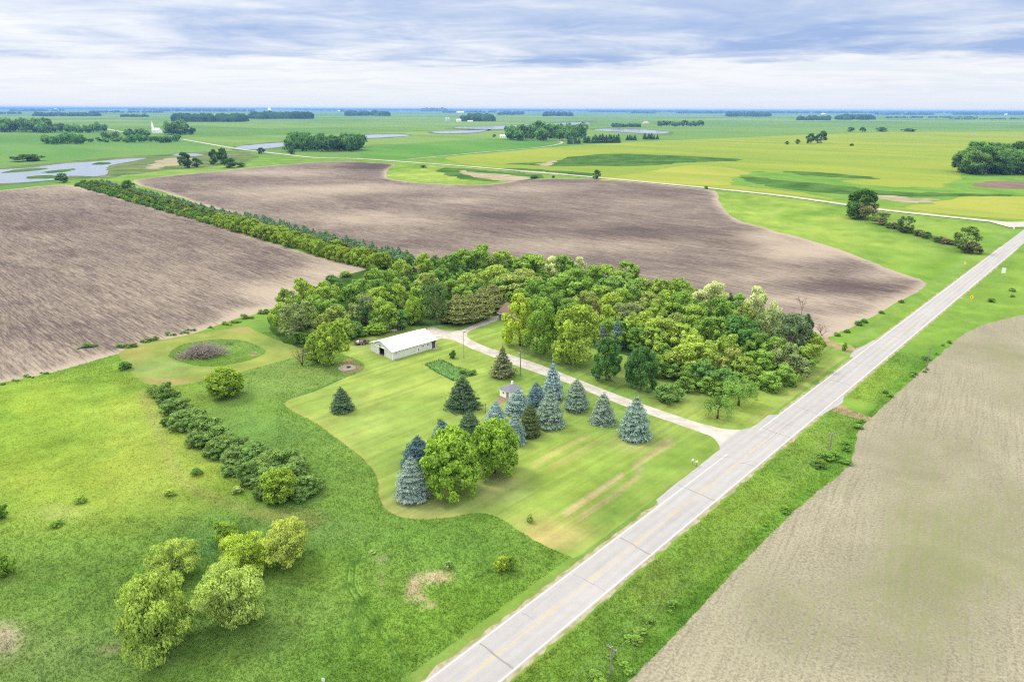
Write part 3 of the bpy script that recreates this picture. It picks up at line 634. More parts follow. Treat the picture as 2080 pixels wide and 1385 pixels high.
sheet('paved_apron', [(2050, 463), (2010, 452), (2060, 452), (2110, 452), (2160, 462), (2140, 470), (2090, 462)], M_GRAVEL, .405, smooth=False, jit=0)
# ------------------------------------------------------------------ tree prototypes (unit height, unit width)
def unit(a): return a/(np.linalg.norm(a, axis=-1, keepdims=True)+1e-9)
def quads(c, n, s, r, elong=.62):
    n = unit(n); t = unit(np.cross(n, r.normal(0, 1, n.shape))); b = np.cross(n, t); s = s[:, None]
    V = np.stack([c+t*s, c+b*s*elong, c-t*s, c-b*s*elong], 1).reshape(-1, 3)
    return V, np.arange(len(V)).reshape(-1, 4)
def crown_broad(seed, ncl=26, per=110, leaf=.036, z0=.10, zc=.55, clump=(.15, .24), top=.97, flat=1.0, fill=.12, egg=0.0, skirt=0.0, lobes=0):
    r = np.random.default_rng(seed); P = []; N = []; Vv = []
    rz = (top-z0)/2; c0 = np.array([0, 0, (top+z0)/2])
    k = 0; dirs = []
    while len(dirs) < ncl:
        d = unit(r.normal(0, 1, 3))
        if d[2] < -.8: continue
        if all(d@e < .93-.0*k for e in dirs) or r.random() < .05: dirs.append(d)
        k += 1
        if k > 4000: break
    LB = []
    for k in range(lobes):
        a = 2.4*k+r.uniform(-.5, .5); zz = -.75+1.6*(k+.5)/lobes+r.uniform(-.15, .15); rho = math.sqrt(max(.05, 1-min(.95, abs(zz))**2))*r.uniform(.36, .52)
        if skirt and zz < 0: rho = max(rho, .5*skirt)
        LB.append((c0+np.array([rho*.5*math.cos(a)*1.05, rho*.5*math.sin(a)*1.05, zz*rz*.62]), r.uniform(.24, .32)*(1-egg*max(0, zz))))
    if lobes: LB.append((c0+np.array([r.uniform(-.08, .08), r.uniform(-.08, .08), rz*.55]), .24))
    for j, d in enumerate(dirs):
        if skirt and d[2] < 0:
            hx = np.linalg.norm(d[:2])+1e-6; d = np.array([*(d[:2]/hx*max(hx, skirt)), d[2]])
        rc = r.uniform(*clump); wid = .5*(1-egg*max(0, d[2]))
        cen = c0+d*np.array([wid-rc*.75, wid-rc*.75, rz-rc*.6*flat])*r.uniform(.78, 1.06)
        if lobes:
            lc, lr = LB[j % len(LB)]; dd_ = unit(d+.9*unit(lc-c0+np.array([0, 0, .02]))); cen = lc+dd_*np.array([lr, lr, lr*rz/.5])*r.uniform(.7, .95)
        n_ = int(per*(rc/np.mean(clump))**2*r.uniform(.75, 1.2)); dd = unit(r.normal(0, 1, (n_, 3))+d*.75)
        rad = (r.uniform(.55, 1.05, n_)+.22*r.random(n_)**4)[:, None]
        P.append(cen+dd*rc*rad*np.array([1, 1, .8*flat])); N.append(unit(dd+r.normal(0, .45, (n_, 3))+[0, 0, .35]))
        cv = r.uniform(0, 1); Vv.append(np.clip(cv*.45+r.uniform(0, .55, n_), 0, 1))
    n_ = int(fill*sum(len(p) for p in P)); dd = unit(r.normal(0, 1, (n_, 3)))*(r.uniform(0, 1, n_)**.4)[:, None]
    P.append(c0+dd*np.array([.4, .4, rz*.85])); N.append(r.normal(0, 1, (n_, 3))); Vv.append(r.uniform(0, .8, n_))
    P = np.concatenate(P); N = np.concatenate(N); v = np.concatenate(Vv)
    P[:, :2] *= .5/np.percentile(np.hypot(P[:, 0], P[:, 1]), 98.5)
    P[:, 2] = np.clip(P[:, 2], .01, 1.02)
    V, Fq = quads(P, N, leaf*r.uniform(.65, 1.3, len(P)), r)
    return V, Fq, np.repeat(v, 4)
def crown_willow(seed, ncl=84, per=125, leaf=.019, z0=.0):
    V, Fq, v = crown_broad(seed, ncl, per, leaf, z0, clump=(.07, .15), fill=.28, top=.98, skirt=.8, lobes=8)
    r = np.random.default_rng(seed+5); V = V.copy()
    c = V.reshape(-1, 4, 3).mean(1, keepdims=True); q = V.reshape(-1, 4, 3)-c
    q[:, :, 2] *= 1.5; q[:, :, :2] *= .85
    return (c+q).reshape(-1, 3), Fq, v
def crown_weeping(seed, nb=38):
    r = np.random.default_rng(seed); P = []; vv = []
    for k in range(nb):
        a = r.uniform(0, 6.28); R = r.uniform(.22, .5); h = r.uniform(.72, .98)*(1-.35*R); base = r.uniform(.02, .45); m = r.integers(50, 90)
        t = r.uniform(0, 1, m); rr = R*np.clip(t*2, 0, 1)**.7; z = np.where(t < .5, .55+(h-.55)*np.sin(t*2*1.57), h-(h-base)*((t-.5)*2)**1.3)
        P.append(np.stack([rr*np.cos(a), rr*np.sin(a), z], 1)+r.normal(0, .028, (m, 3))); vv.append(np.clip(r.uniform(0, .6)+r.uniform(0, .4, m), 0, 1))
    P = np.concatenate(P); v = np.concatenate(vv); V, Fq = quads(P, r.normal(0, 1, P.shape)+[0, 0, .3], .024*r.uniform(.7, 1.3, len(P)), r)
    return V, Fq, np.repeat(v, 4)
def crown_spruce(seed, tiers=17, leaf=.034, pw=.78, droop=.10, gap=.0, loose=.0, z0=.015, dens=1.0, lead=True):
    r = np.random.default_rng(seed); P = []; N = []; vv = []; S = []
    asp = r.uniform(0, 6.28)
    for k in range(tiers):
        f = (k+.5)/tiers; z = z0+(1-z0)*.97*f**.96
        R = .5*((1-f)**pw if pw < 2 else (1-f**(pw-.5))**.8)*(1+.10*math.sin(k*2.1+asp)+r.uniform(-.05, .05)); R = max(R, .025)
        if f < .12: R *= .80+f*1.6
        nb = max(5, int(2*math.pi*R/.062*dens))
        for j in range(nb):
            a = 2*math.pi*(j+r.uniform(-.35, .35))/nb+k*.7; Rb = R*r.uniform(.86-loose, 1.06+loose*.5); zz = z+r.uniform(-.35, .35)*.4/tiers
            m = max(6, int(15*dens*(Rb/.3)**.6)); t = r.uniform(.25, 1, m)**.7
            w = (1-t*.55)*.055*(Rb/.3+.35); side = r.uniform(-1, 1, m)*w
            rr = Rb*t; zb = zz-droop*Rb*1.1*t+.30*droop*Rb*t**4+r.normal(0, .006, m)-np.abs(side)*.35
            ca, sa = math.cos(a), math.sin(a)
            P.append(np.stack([rr*ca-side*sa, rr*sa+side*ca, np.maximum(zb, .004)], 1))
            N.append(np.array([ca*.55, sa*.55, .8])+r.normal(0, .33, (m, 3))); bv = r.uniform(0, 1)
            vv.append(np.clip(bv*.4+r.uniform(0, .6, m), 0, 1)); S.append(leaf*r.uniform(.7, 1.25, m)*(.6+.5*min(1, Rb/.3)))
    m = 260; f = r.uniform(0, .9, m); a = r.uniform(0, 6.28, m); R = .5*(1-f)**(pw if pw < 2 else .6)*r.uniform(.2, .7, m)   # inner twigs
    P.append(np.stack([R*np.cos(a), R*np.sin(a), z0+f*.93], 1)); N.append(np.stack([np.cos(a), np.sin(a), np.full(m, .6)], 1)); vv.append(r.uniform(0, .5, m)); S.append(np.full(m, leaf*1.7))
    P = np.concatenate(P); V, Fq = quads(P, np.concatenate(N), np.concatenate(S), r, .5)
    return V, Fq, np.repeat(np.concatenate(vv), 4)
def bare_tree(seed, spread=.5, depth=3, rad=.022, stems=1, up=.55):
    r = np.random.default_rng(seed); mb = MB()
    def grow(p, d, ln, ra, lev):
        pts = [p]; q = p.copy(); dd = d.copy()
        for k in range(3):
            dd = unit(dd+r.normal(0, .16, 3)); q = q+dd*ln/3; pts.append(q.copy())
        mb.tube(pts, list(np.linspace(ra, ra*.5, 4)), 5 if lev < 2 else 3, cap=lev == 0)
        if lev < depth:
            for k in range(r.integers(3, 6)):
                t = r.uniform(.35, 1); j = pts[1]+(pts[3]-pts[1])*t
                grow(j, unit(dd*.7+r.normal(0, spread*1.3, 3)+[0, 0, up*.5]), ln*r.uniform(.42, .7), ra*.45, lev+1)
    for s_ in range(stems):
        a = r.uniform(0, 6.28); lean = 0 if stems == 1 else r.uniform(.15, .75)
        grow(np.array([0, 0, 0.]), unit(np.array([lean*math.cos(a), lean*math.sin(a), 1])), .45, rad, 0)
    V = np.array(mb.V); h = V[:, 2].max(); w = np.abs(V[:, :2]).max()*2
    V[:, 2] /= h; V[:, :2] /= w; mb.V = [tuple(x) for x in V]
    return mb
def trunk_mb(seed, top=.62, rad=.022, limbs=6, spread=.30, fork=.28):
    r = np.random.default_rng(seed); mb = MB(); x, y = r.uniform(-.02, .02, 2)
    mb.tube([(0, 0, -.01), (x*.4, y*.4, fork*.5), (x, y, fork), (x*1.5, y*1.5, top)], [rad*1.35, rad, rad*.85, rad*.3], 7)
    for k in range(limbs):
        a = k*2.4+r.uniform(-.4, .4); z = fork*r.uniform(.8, 1.35); R = spread*r.uniform(.7, 1.15)
        mb.tube([(x, y, z), (x+R*.45*math.cos(a), y+R*.45*math.sin(a), z+.13), (x+R*math.cos(a), y+R*math.sin(a), z+.13+r.uniform(.14, .28))], [rad*.55, rad*.38, rad*.14], 5)
    return mb
PROTO = {}
def proto(key, crown, mat, trunk=None, bark=None):
    V, Fq, v = crown
    cm = mesh_np('crown', V, [Fq], {'v': v}); cm.materials.append(mat)
    tm = None; mn = None
    if trunk:
        tm = trunk.mesh('trunk', True); tm.materials.append(bark or M_BARK)
    T = trunk or trunk_mb(1); TV = np.array(T.V); quad = np.array([f for f in T.Fc if len(f) == 4])          # one-mesh copy for far trees
    one = mesh_np('tree', np.concatenate([V, TV]), [Fq, quad+len(V)], {'v': np.concatenate([v, np.full(len(TV), .3)])})
    one.materials.append(mat); one.materials.append(bark or M_BARK)
    mi = np.zeros(len(Fq)+len(quad), np.int32); mi[len(Fq):] = 1; one.polygons.foreach_set('material_index', mi)
    PROTO[key] = (cm, tm, one)
tk = trunk_mb
for i in range(4): proto('wood%d' % i, crown_broad(20+i, 40+3*i, 85, .036, .04, clump=(.08, .17), skirt=.6, fill=.10, lobes=6+i), M_LEAF, tk(20+i, .6))
for i in range(2): proto('oval%d' % i, crown_broad(40+i, 40, 85, .034, .06, clump=(.08, .17), egg=.25, skirt=.6, fill=.10, lobes=7), M_LEAF, tk(40+i, .66))
for i in range(2): proto('open%d' % i, crown_broad(50+i, 30, 70, .034, .20, clump=(.07, .15), fill=.06, lobes=6), M_LEAF, tk(50+i, .75, .02, 8, .36, .30), plain('pale_bark', C(176, 160, 134), .9, .25, 3))
for i in range(2): proto('maple%d' % i, crown_broad(60+i, 120, 95, .026, .0, clump=(.06, .13), fill=.16, skirt=.93), M_LEAF, tk(60+i, .6, .025))
for i in range(2): proto('round%d' % i, crown_broad(64+i, 56, 105, .032, .0, clump=(.09, .17), fill=.15, skirt=.85), M_LEAF, tk(64+i, .5, .02))
for i in range(2): proto('shade%d' % i, crown_broad(70+i, 64, 105, .027, .03, clump=(.07, .15), fill=.12, skirt=.8, lobes=9), M_LEAF, tk(70+i, .7, .022, 8, .32, .26))
for i in range(2): proto('oak%d' % i, crown_broad(75+i, 60, 110, .028, -.02, clump=(.07, .15), fill=.14, skirt=.8, lobes=9, egg=.1), M_LEAF, tk(75+i, .5, .022))
for i in range(3): proto('willow%d' % i, crown_willow(80+i), M_LEAF, tk(80+i, .6, .03, 7, .3, .2))
proto('weep0', crown_weeping(90), M_LEAF, tk(90, .7, .03, 6, .25, .45)); proto('weep1', crown_weeping(91, 46), M_LEAF, tk(91, .7, .03, 6, .25, .45))
for i in range(3): proto('shrub%d' % i, crown_broad(100+i, 30, 70, .042, -.05, clump=(.09, .19), fill=.12, skirt=.8, lobes=5), M_LEAF, tk(100+i, .4, .02))
for i in range(2): proto('bush%d' % i, crown_broad(110+i, 40, 80, .036, -.06, clump=(.08, .17), fill=.12, skirt=.8, lobes=6), M_LEAF, tk(110+i, .4, .02))
for i in range(3): proto('spruce%d' % i, crown_spruce(120+i, 13+i, .030, 2.45, .16, loose=.08), M_NEEDLE, tk(120+i, .9, .02, 0, 0, .5))
for i in range(4): proto('dense%d' % i, crown_spruce(130+i, (14, 12, 16, 13)[i], .028, (2.75, 2.5, 2.9, 2.35)[i], (.18, .24, .13, .2)[i], loose=(.08, .14, .05, .18)[i], dens=1.15), M_NEEDLE, tk(130+i, .9, .02, 0, 0, .5))
proto('sparse0', crown_spruce(140, 13, .036, .88, .05, loose=.18, dens=.8, z0=.05), M_NEEDLE, tk(140, .95, .022, 0, 0, .5))
for i in range(2): proto('farspruce%d' % i, crown_spruce(150+i, 9, .065, 2.2, .14, dens=.6, loose=.15), M_NEEDLE, tk(150+i, .9, .02, 0, 0, .5))
for i in range(2): proto('cedar%d' % i, crown_spruce(160+i, 16, .030, 2.9, -.1, loose=.14, z0=.10, dens=1.1), M_NEEDLE, tk(160+i, .8, .025, 0, 0, .4), plain('cedar_bark', C(158, 140, 116), .9, .25, 3))
for i in range(3): proto('far%d' % i, crown_broad(170+i, 12, 38, .085, .04, clump=(.19, .30), fill=.1), M_LEAF, tk(170+i, .5, .02, 3))
NAMES = {'wood': 'broadleaf_tree', 'oval': 'broadleaf_tree', 'open': 'broadleaf_tree', 'maple': 'maple_tree', 'round': 'round_tree', 'shade': 'shade_tree', 'oak': 'shade_tree', 'willow': 'willow_tree', 'weep': 'weeping_tree',
         'shrub': 'shrub', 'bush': 'bush', 'spruce': 'spruce_tree', 'dense': 'spruce_tree', 'sparse': 'spruce_tree', 'farspruce': 'conifer_tree', 'cedar': 'cedar_tree', 'far': 'broadleaf_tree'}
def jitc(c, a=.12):
    k = 1+random.uniform(-a, a); return tuple(min(1, v*k*(1+random.uniform(-a, a)*.35)) for v in c)
def plant(key, p, w, h, col, label, cat='tree', group=None, parts=True, name=None, rz=None):
    cm, tm, one = PROTO[key]; name = name or NAMES[key.rstrip('0123456789')]
    rz = random.uniform(0, 6.28) if rz is None else rz
    col = (*col, 1)
    if parts:
        o = empty(name, (p[0], p[1], 0), rz, (w, w, h))
        c = link('crown', cm, None, o); c.color = col
        if tm: link('trunk', tm, None, o)
    else:
        o = link(name, one); o.location = (p[0], p[1], 0); o.rotation_euler = (0, 0, rz); o.scale = (w, w, h); o.color = col
    return tag(o, label, cat, group)
def ptree(key, x, base, top, wpx, col, label, cat='tree', group=None, parts=True, skirt=.45, name=None):
    """placed by its foot, top and width as measured in the photograph"""
    a = at(x, base); dep = math.asin(H/np.linalg.norm([a[0], a[1], H]))
    by = base-skirt*wpx*math.sin(dep); a = at(x, by); w = wpx*depth(a)/F
    hh = height_at(x, by, top)
    return plant(key, a, w, max(hh, .22*w), col, label, cat, group, parts, name)
def ctree(key, x, top, wpx, h, col, label, cat='tree', group=None, parts=True, name=None):
    """placed by the top of its crown"""
    a = at(x, top+wpx*.12, h); w = wpx*depth(a)/F
    return plant(key, a, w, h, col, label, cat, group, parts, name)

# leaf colours as albedo
YG, YG2, MID, DK, OLV, GREY = C(142, 174, 46), C(132, 168, 46), C(118, 160, 48), C(102, 146, 46), C(134, 158, 64), C(126, 150, 86)
BLUEGREEN, FLOWER = C(88, 134, 58), C(186, 204, 134)

# lawn spruces
SP = [('dense0', 838, 1027, 922, 66, C(146, 172, 160), 'broad grey-blue spruce at the lower left end of the spruce row, below the left maple'),
      ('dense1', 850, 958, 880, 66, C(84, 114, 118), 'dark blue spruce directly behind the lowest grey-blue spruce, left of the left maple'),
      ('spruce0', 900, 918, 848, 50, C(104, 138, 136), 'small dark blue spruce whose tip shows above the left maple'),
      ('dense2', 954, 896, 831, 48, C(90, 124, 82), 'short dark green spruce between the two maples and the open lawn'),
      ('dense3', 1007, 866, 811, 42, C(146, 178, 174), 'small pale silver-blue spruce left of the one in front of the white hut'),
      ('spruce1', 1052, 848, 787, 52, C(136, 168, 162), 'silver-blue spruce right in front of the small white hut'),
      ('spruce2', 1046, 908, 834, 42, C(140, 172, 164), 'silver-blue spruce right behind the right maple'),
      ('dense2', 1076, 893, 816, 44, C(94, 118, 62), 'olive-green spruce, the only olive one among the blue spruces'),
      ('dense1', 1116, 876, 786, 60, C(134, 168, 142), 'large blue-green spruce with a wide skirt, right of the olive spruce'),
      ('spruce0', 1089, 832, 772, 42, C(110, 142, 148), 'dark slate-blue spruce between the white hut and the tallest spruce'),
      ('sparse0', 1122, 818, 727, 54, C(146, 178, 176), 'tallest silver-blue spruce with open tiers, beside the driveway'),
      ('dense2', 1170, 841, 766, 48, C(132, 164, 138), 'blue-green spruce beside the driveway, just right of the tallest spruce'),
      ('dense3', 1224, 867, 792, 48, C(136, 166, 144), 'blue spruce beside the driveway, second from the road end of the row'),
      ('dense1', 1288, 901, 798, 64, C(140, 172, 156), 'big blue spruce standing alone nearest the road, at the end of the row'),
      ('dense3', 940, 840, 760, 64, C(80, 112, 74), 'dark green spruce in the open lawn left of the white hut'),
      ('dense1', 695, 843, 782, 46, C(92, 124, 84), 'dark green spruce standing alone on the left part of the lawn')]
for k, x, b, t, w, c, l in SP: ptree(k, x, b, t, w*1.06, tuple(v*1.1 for v in c), l, group='spruces on the lawn')
ptree('sparse0', 1021, 774, 700, 60, C(126, 140, 90), 'brownish green open spruce between the utility pole and the garden bed', group='spruces on the lawn')
for x, b, t, w, c, l in [(1223, 706, 655, 28, C(124, 148, 136), 'blue spruce at the wood edge, half hidden behind the right shade tree'), (1251, 712, 643, 30, C(118, 152, 144), 'tall narrow blue spruce at the wood edge above the dark green tree'),
                         (1207, 672, 602, 30, C(132, 132, 86), 'brownish spruce rising behind the shade trees near the house'), (1284, 772, 704, 26, C(120, 150, 140), 'blue spruce tip poking out behind the right dark green tree')]:
    ptree('spruce1', x, b, t, w, c, l, group='spruces at the wood edge')
# maples and shade trees
ptree('maple0', 918, 1026, 868, 114, C(130, 176, 26), 'left and larger of the two bright green maples below the spruces', skirt=.4)
ptree('maple1', 1005, 980, 846, 98, C(130, 176, 28), 'right and smaller of the two bright green maples below the spruces', skirt=.4)
ptree('round0', 459, 818, 744, 74, C(132, 170, 26), 'round yellow-green tree alone in the rough grass below the mown ring')
ptree('round1', 570, 1032, 951, 76, C(128, 166, 28), 'round yellow-green tree at the lower end of the dark shrub thicket')
ptree('oak0', 1056, 714, 598, 78, C(172, 202, 16), 'bright yellow maple in front of the brown roofed house')
ptree('shade1', 1104, 732, 608, 82, C(124, 170, 40), 'green shade tree with visible trunk, middle of three by the house')
ptree('shade0', 1168, 754, 620, 98, C(150, 184, 44), 'light green shade tree, right one of the three in front of the house')
ptree('oak0', 1231, 778, 686, 62, C(80, 132, 52), 'dark green oval tree above the driveway, left of the dark pair', skirt=.25)
ptree('oak1', 1301, 798, 706, 68, C(78, 128, 54), 'dark green oval tree above the driveway, right of the dark pair', skirt=.25)
ptree('bush1', 1358, 826, 781, 64, C(104, 152, 62), 'low round green shrub on the lawn right of the dark pair of trees', 'shrub', name='bush')
ptree('weep0', 1457, 852, 802, 60, C(106, 156, 54), 'small dark weeping tree near the driveway mouth', skirt=.1)
ptree('weep1', 1500, 826, 766, 70, C(122, 172, 62), 'light green weeping tree at the wood corner', skirt=.1)
# pale willows
WI = [('willow0', 326, 1352, 1176, 150, 'lowest and largest pale willow of the clump in the wet grass'), ('willow1', 470, 1300, 1152, 140, 'big pale willow right of the lowest one'),
      ('willow2', 355, 1196, 1106, 102, 'pale willow above the lowest one, on the left of the clump'), ('willow1', 499, 1180, 1093, 112, 'brighter yellow-green willow between the two on the right'), ('willow0', 584, 1162, 1062, 106, 'uppermost willow on the right of the clump, with bare grey twigs')]
for i, (k, x, b, t, w, l) in enumerate(WI): ptree(k, x, b, t, w, (C(150, 184, 62), C(162, 194, 82), C(156, 188, 70), C(156, 190, 34), C(166, 190, 68))[i], l, group='pale willows in the wet grass', skirt=.35)
SMALL = [('bush0', 462, 1110, 1062, 50, C(126, 168, 26), 'small yellow-green bush above the willow clump'), ('bush1', 8, 1178, 1124, 56, C(116, 160, 26), 'yellow-green bush cut by the left picture edge, the lower one'), ('bush0', 2, 1060, 1028, 30, C(100, 148, 30), 'small dark bush on the left picture edge, the upper one'),
         ('bush0', 1018, 1168, 1130, 32, C(156, 186, 22), 'yellow-green bush in the tall grass left of the road'), ('bush1', 1040, 1164, 1130, 24, C(122, 166, 40), 'small green bush touching the yellow-green one left of the road'),
         ('shrub0', 483, 1006, 988, 24, C(150, 182, 84), 'pale green shrub in the meadow left of the round tree'), ('shrub1', 345, 1012, 994, 26, C(150, 184, 60), 'faint light shrub in the bright meadow'), ('shrub2', 165, 1026, 1008, 26, C(136, 178, 50), 'low shrub in the left bright meadow'), ('shrub0', 115, 1074, 1058, 28, C(110, 160, 40), 'dark low shrub in the left meadow'),
         ('shrub1', 400, 970, 950, 24, C(110, 156, 60), 'shrub on the meadow side of the thicket by the mown track'), ('bush0', 920, 730, 712, 16, C(72, 122, 44), 'small dark round shrub on the lawn beside the light pole'), ('shrub0', 256, 754, 735, 28, C(84, 134, 50), 'dark scrub at the left corner of the mown ring'),
         ('shrub1', 756, 1128, 1118, 20, C(130, 170, 70), 'pale weedy shrub in the grass above the tyre tracks'), ('shrub2', 912, 1160, 1138, 22, C(136, 176, 84), 'pale shrub beside the patch of dead grass'), ('shrub0', 336, 868, 850, 20, C(76, 124, 52), 'small dark shrub just left of the thicket'),
         ('bush1', 1714, 714, 696, 12, C(112, 166, 30), 'small bush in the mown strip by the field approach'), ('bush0', 1077, 1064, 1046, 16, C(140, 176, 70), 'small weed clump on the lawn beside the straw patch'), ('shrub0', 893, 868, 850, 12, C(120, 160, 60), 'small leafy sapling on the lawn above the left maple')]
for k, x, b, t, w, c, l in SMALL: ptree(k, x, b, t, w, c, l, 'shrub', parts=False)
# thicket of dark shrubs
TH = [(318, 806, 30), (336, 818, 40), (352, 838, 44), (372, 842, 40), (366, 868, 44), (392, 868, 52), (412, 886, 50), (404, 905, 40), (436, 895, 52), (452, 915, 56), (436, 930, 44), (474, 925, 54), (490, 945, 58), (470, 962, 44), (515, 948, 60), (528, 965, 56), (510, 985, 50), (552, 960, 62), (560, 985, 56), (585, 975, 64), (605, 995, 66), (625, 1010, 56), (598, 1012, 44), (540, 990, 44), (536, 1010, 36)]
TH += [(x+random.uniform(-15, 15), b+random.uniform(-9, 10), w*random.uniform(.45, .85)) for x, b, w in TH for k in range(3)]
for i, (x, b, w) in enumerate(TH):
    ptree(('shrub0', 'bush0', 'wood1', 'shrub2', 'bush1')[i % 5], x, b+4, b-w*random.uniform(.6, .95), w*1.15, jitc(C(110, 150, 64)), 'dark green shrub in the long thicket between bright meadow and tall grass', 'shrub', 'thicket shrubs', parts=False)
for i, (x, b, w) in enumerate([(x+dx*w*.45, b+random.uniform(-2, 1), w*random.uniform(.45, .85)) for x, b, w in [(168, 709, 18), (188, 706, 16), (250, 709, 18), (265, 707, 18), (296, 697, 14), (308, 694, 18), (347, 684, 14), (375, 678, 14), (388, 672, 14), (462, 662, 14), (480, 657, 14), (504, 650, 18), (60, 768, 14), (32, 775, 10), (90, 760, 14), (2, 783, 12), (428, 668, 10), (540, 640, 24)] for dx in (-1, 0, 1.1)]):
    ptree('shrub%d' % (i % 3), x, b, b-w*random.uniform(.4, .8), w, jitc(C(106, 154, 54), .15), 'low shrub on the grass edge along the left ploughed field', 'shrub', 'shrubs along the field edge', parts=False)
# wood left of and behind the shed: crowns by their tops (x, top, width px, height m, kind, colour)
W = 'wood'
WT = [(614, 560, 50, 10, YG), (662, 566, 54, 10, YG2), (581, 580, 44, 9, YG2), (644, 590, 58, 10, MID), (568, 612, 44, 9, YG), (680, 615, 56, 9, OLV), (652, 632, 46, 8, OLV), (700, 640, 46, 7, YG2), (719, 562, 54, 10, MID), (757, 540, 44, 10, MID),
      (771, 562, 50, 10, DK), (812, 524, 48, 10, YG2), (861, 512, 32, 9, YG), (806, 572, 36, 9, YG), (815, 556, 48, 9, MID), (737, 590, 54, 11, GREY), (766, 580, 54, 11, YG), (779, 602, 58, 10, YG2), (805, 625, 50, 6, BLUEGREEN), (864, 550, 54, 9, OLV), (898, 538, 50, 10, DK),
      (913, 510, 52, 10, DK), (939, 503, 44, 10, MID), (970, 492, 52, 12, MID), (1020, 502, 60, 10, YG2), (1002, 532, 64, 9, YG), (950, 550, 64, 9, YG2), (1034, 548, 80, 9, OLV), (1066, 510, 52, 10, MID), (1062, 538, 74, 9, OLV), (1085, 510, 62, 10, YG2), (1122, 516, 34, 10, FLOWER), (1150, 514, 48, 10, MID), (1177, 518, 28, 9, FLOWER),
      (1146, 550, 72, 10, MID), (1102, 560, 62, 10, DK), (1168, 538, 58, 10, MID), (1209, 532, 52, 10, MID), (1240, 530, 54, 10, YG2), (1278, 528, 54, 10, MID), (1243, 552, 62, 9, C(122, 166, 66)), (1223, 572, 62, 9, YG2), (1192, 584, 54, 9, OLV), (1240, 588, 58, 9, YG), (1290, 558, 54, 10, C(122, 166, 66)), (1313, 562, 54, 9, OLV), (1345, 558, 58, 10, YG2),
      (1385, 560, 58, 10, YG2), (1275, 606, 58, 8, GREY), (1318, 590, 64, 9, OLV), (1362, 584, 64, 9, YG2), (1392, 590, 54, 9, MID), (1428, 584, 48, 9, C(186, 200, 134)), (1457, 566, 58, 12, FLOWER), (1459, 596, 68, 10, DK), (1301, 624, 72, 10, YG), (1347, 634, 78, 10, YG), (1408, 612, 62, 9, YG2), (1443, 636, 58, 9, MID), (1390, 654, 72, 9, YG), (1420, 674, 78, 9, YG), (1384, 694, 72, 8, YG),
      (1466, 640, 62, 9, MID), (1333, 662, 62, 8, YG2), (1238, 616, 42, 10, YG), (1240, 640, 40, 8, MID), (1538, 580, 48, 13, FLOWER), (1577, 606, 34, 12, FLOWER), (1515, 612, 48, 11, OLV), (1514, 634, 86, 11, C(74, 126, 50)), (1555, 630, 52, 10, GREY), (1362, 722, 52, 5, DK), (1330, 716, 44, 6, MID), (1506, 716, 58, 7, YG2), (1489, 700, 60, 8, OLV), (1546, 704, 62, 7, MID), (1567, 750, 54, 4.5, MID),
      (1598, 735, 56, 5, MID), (1622, 716, 54, 6, GREY), (1645, 692, 52, 7, YG2), (1658, 672, 34, 7, YG), (1532, 735, 52, 5, YG2), (1640, 716, 44, 4.5, MID), (1430, 726, 60, 6, BLUEGREEN), (1465, 740, 66, 6, BLUEGREEN), (1400, 738, 48, 5, DK), (1500, 752, 56, 4.5, DK), (1445, 762, 50, 4, MID), (1395, 762, 40, 3.5, DK), (1300, 660, 50, 7, DK), (1275, 650, 44, 7, DK),
      (1600, 690, 56, 8, GREY), (1575, 680, 52, 8, MID), (1540, 672, 56, 8, DK), (1480, 672, 56, 8, YG2), (1370, 630, 54, 9, OLV), (1130, 590, 52, 8, DK), (1160, 600, 52, 8, DK), (1100, 590, 48, 8, DK), (1050, 580, 50, 8, MID), (1010, 560, 50, 8, MID), (975, 570, 50, 7, BLUEGREEN), (940, 575, 44, 7, MID), (920, 562, 46, 8, MID), (870, 590, 40, 8, MID), (848, 575, 44, 8, YG2),
      (790, 546, 36, 8, MID), (735, 620, 44, 7, BLUEGREEN), (720, 650, 40, 5, BLUEGREEN), (770, 640, 44, 5, MID), (1080, 560, 40, 8, YG2), (1195, 560, 44, 9, MID), (1265, 580, 46, 9, YG2), (1335, 612, 46, 8, YG2), (1420, 610, 40, 8, MID), (590, 600, 44, 9, MID), (625, 610, 44, 8, YG2), (1480, 610, 40, 9, MID), (1500, 650, 40, 9, MID)]
KLAB = {YG: 'yellow-green leafy tree', YG2: 'fresh green leafy tree', MID: 'mid green leafy tree', DK: 'dark green leafy tree', OLV: 'olive green leafy tree', GREY: 'grey-green leafy tree', BLUEGREEN: 'low blue-green understorey tree', FLOWER: 'tree topped with cream-white blossom'}
def zone(x, y):
    if x < 700: return 'in the wood corner left of the shed'
    if x < 900: return 'in the wood behind the shed'
    if x < 1120: return 'in the wood behind the house'
    if y > 690: return 'on the lower edge of the wood above the lawn'
    if x < 1330: return 'in the middle of the wood by the big ploughed field'
    return 'at the road end of the wood'
pts_w = []
for i, (x, t, w, h, c) in enumerate(WT):
    key = random.choice(['wood0', 'wood1', 'wood2', 'wood3', 'oval0', 'oval1']) if c is not GREY else random.choice(['open0', 'open1', 'wood1'])
    if h < 6.5: key = random.choice(['bush0', 'bush1'])
    lab = KLAB.get(c, 'light green leafy tree')+' '+zone(x, t)
    o = ctree(key, x, t, w*1.08, h*1.08, jitc(tuple(v*1.14 for v in c), .08), lab, 'tree', lab.replace('tree', 'trees', 1))
    pts_w.append(np.array(o.location[:2]))
Wp = outline(WOOD_PX, True, 0); lo, hi = Wp.min(0), Wp.max(0); k = 0
cand = np.stack([rng.uniform(lo[0], hi[0], 9000), rng.uniform(lo[1], hi[1], 9000)], 1); cand = cand[pip(cand, Wp)]; cand = cand[segdist(cand, Wp) > 1.2]
clear = np.array([at(853, 700)[:2], at(1060, 668)[:2], at(1000, 650)[:2], at(780, 690)[:2], at(800, 665)[:2]])
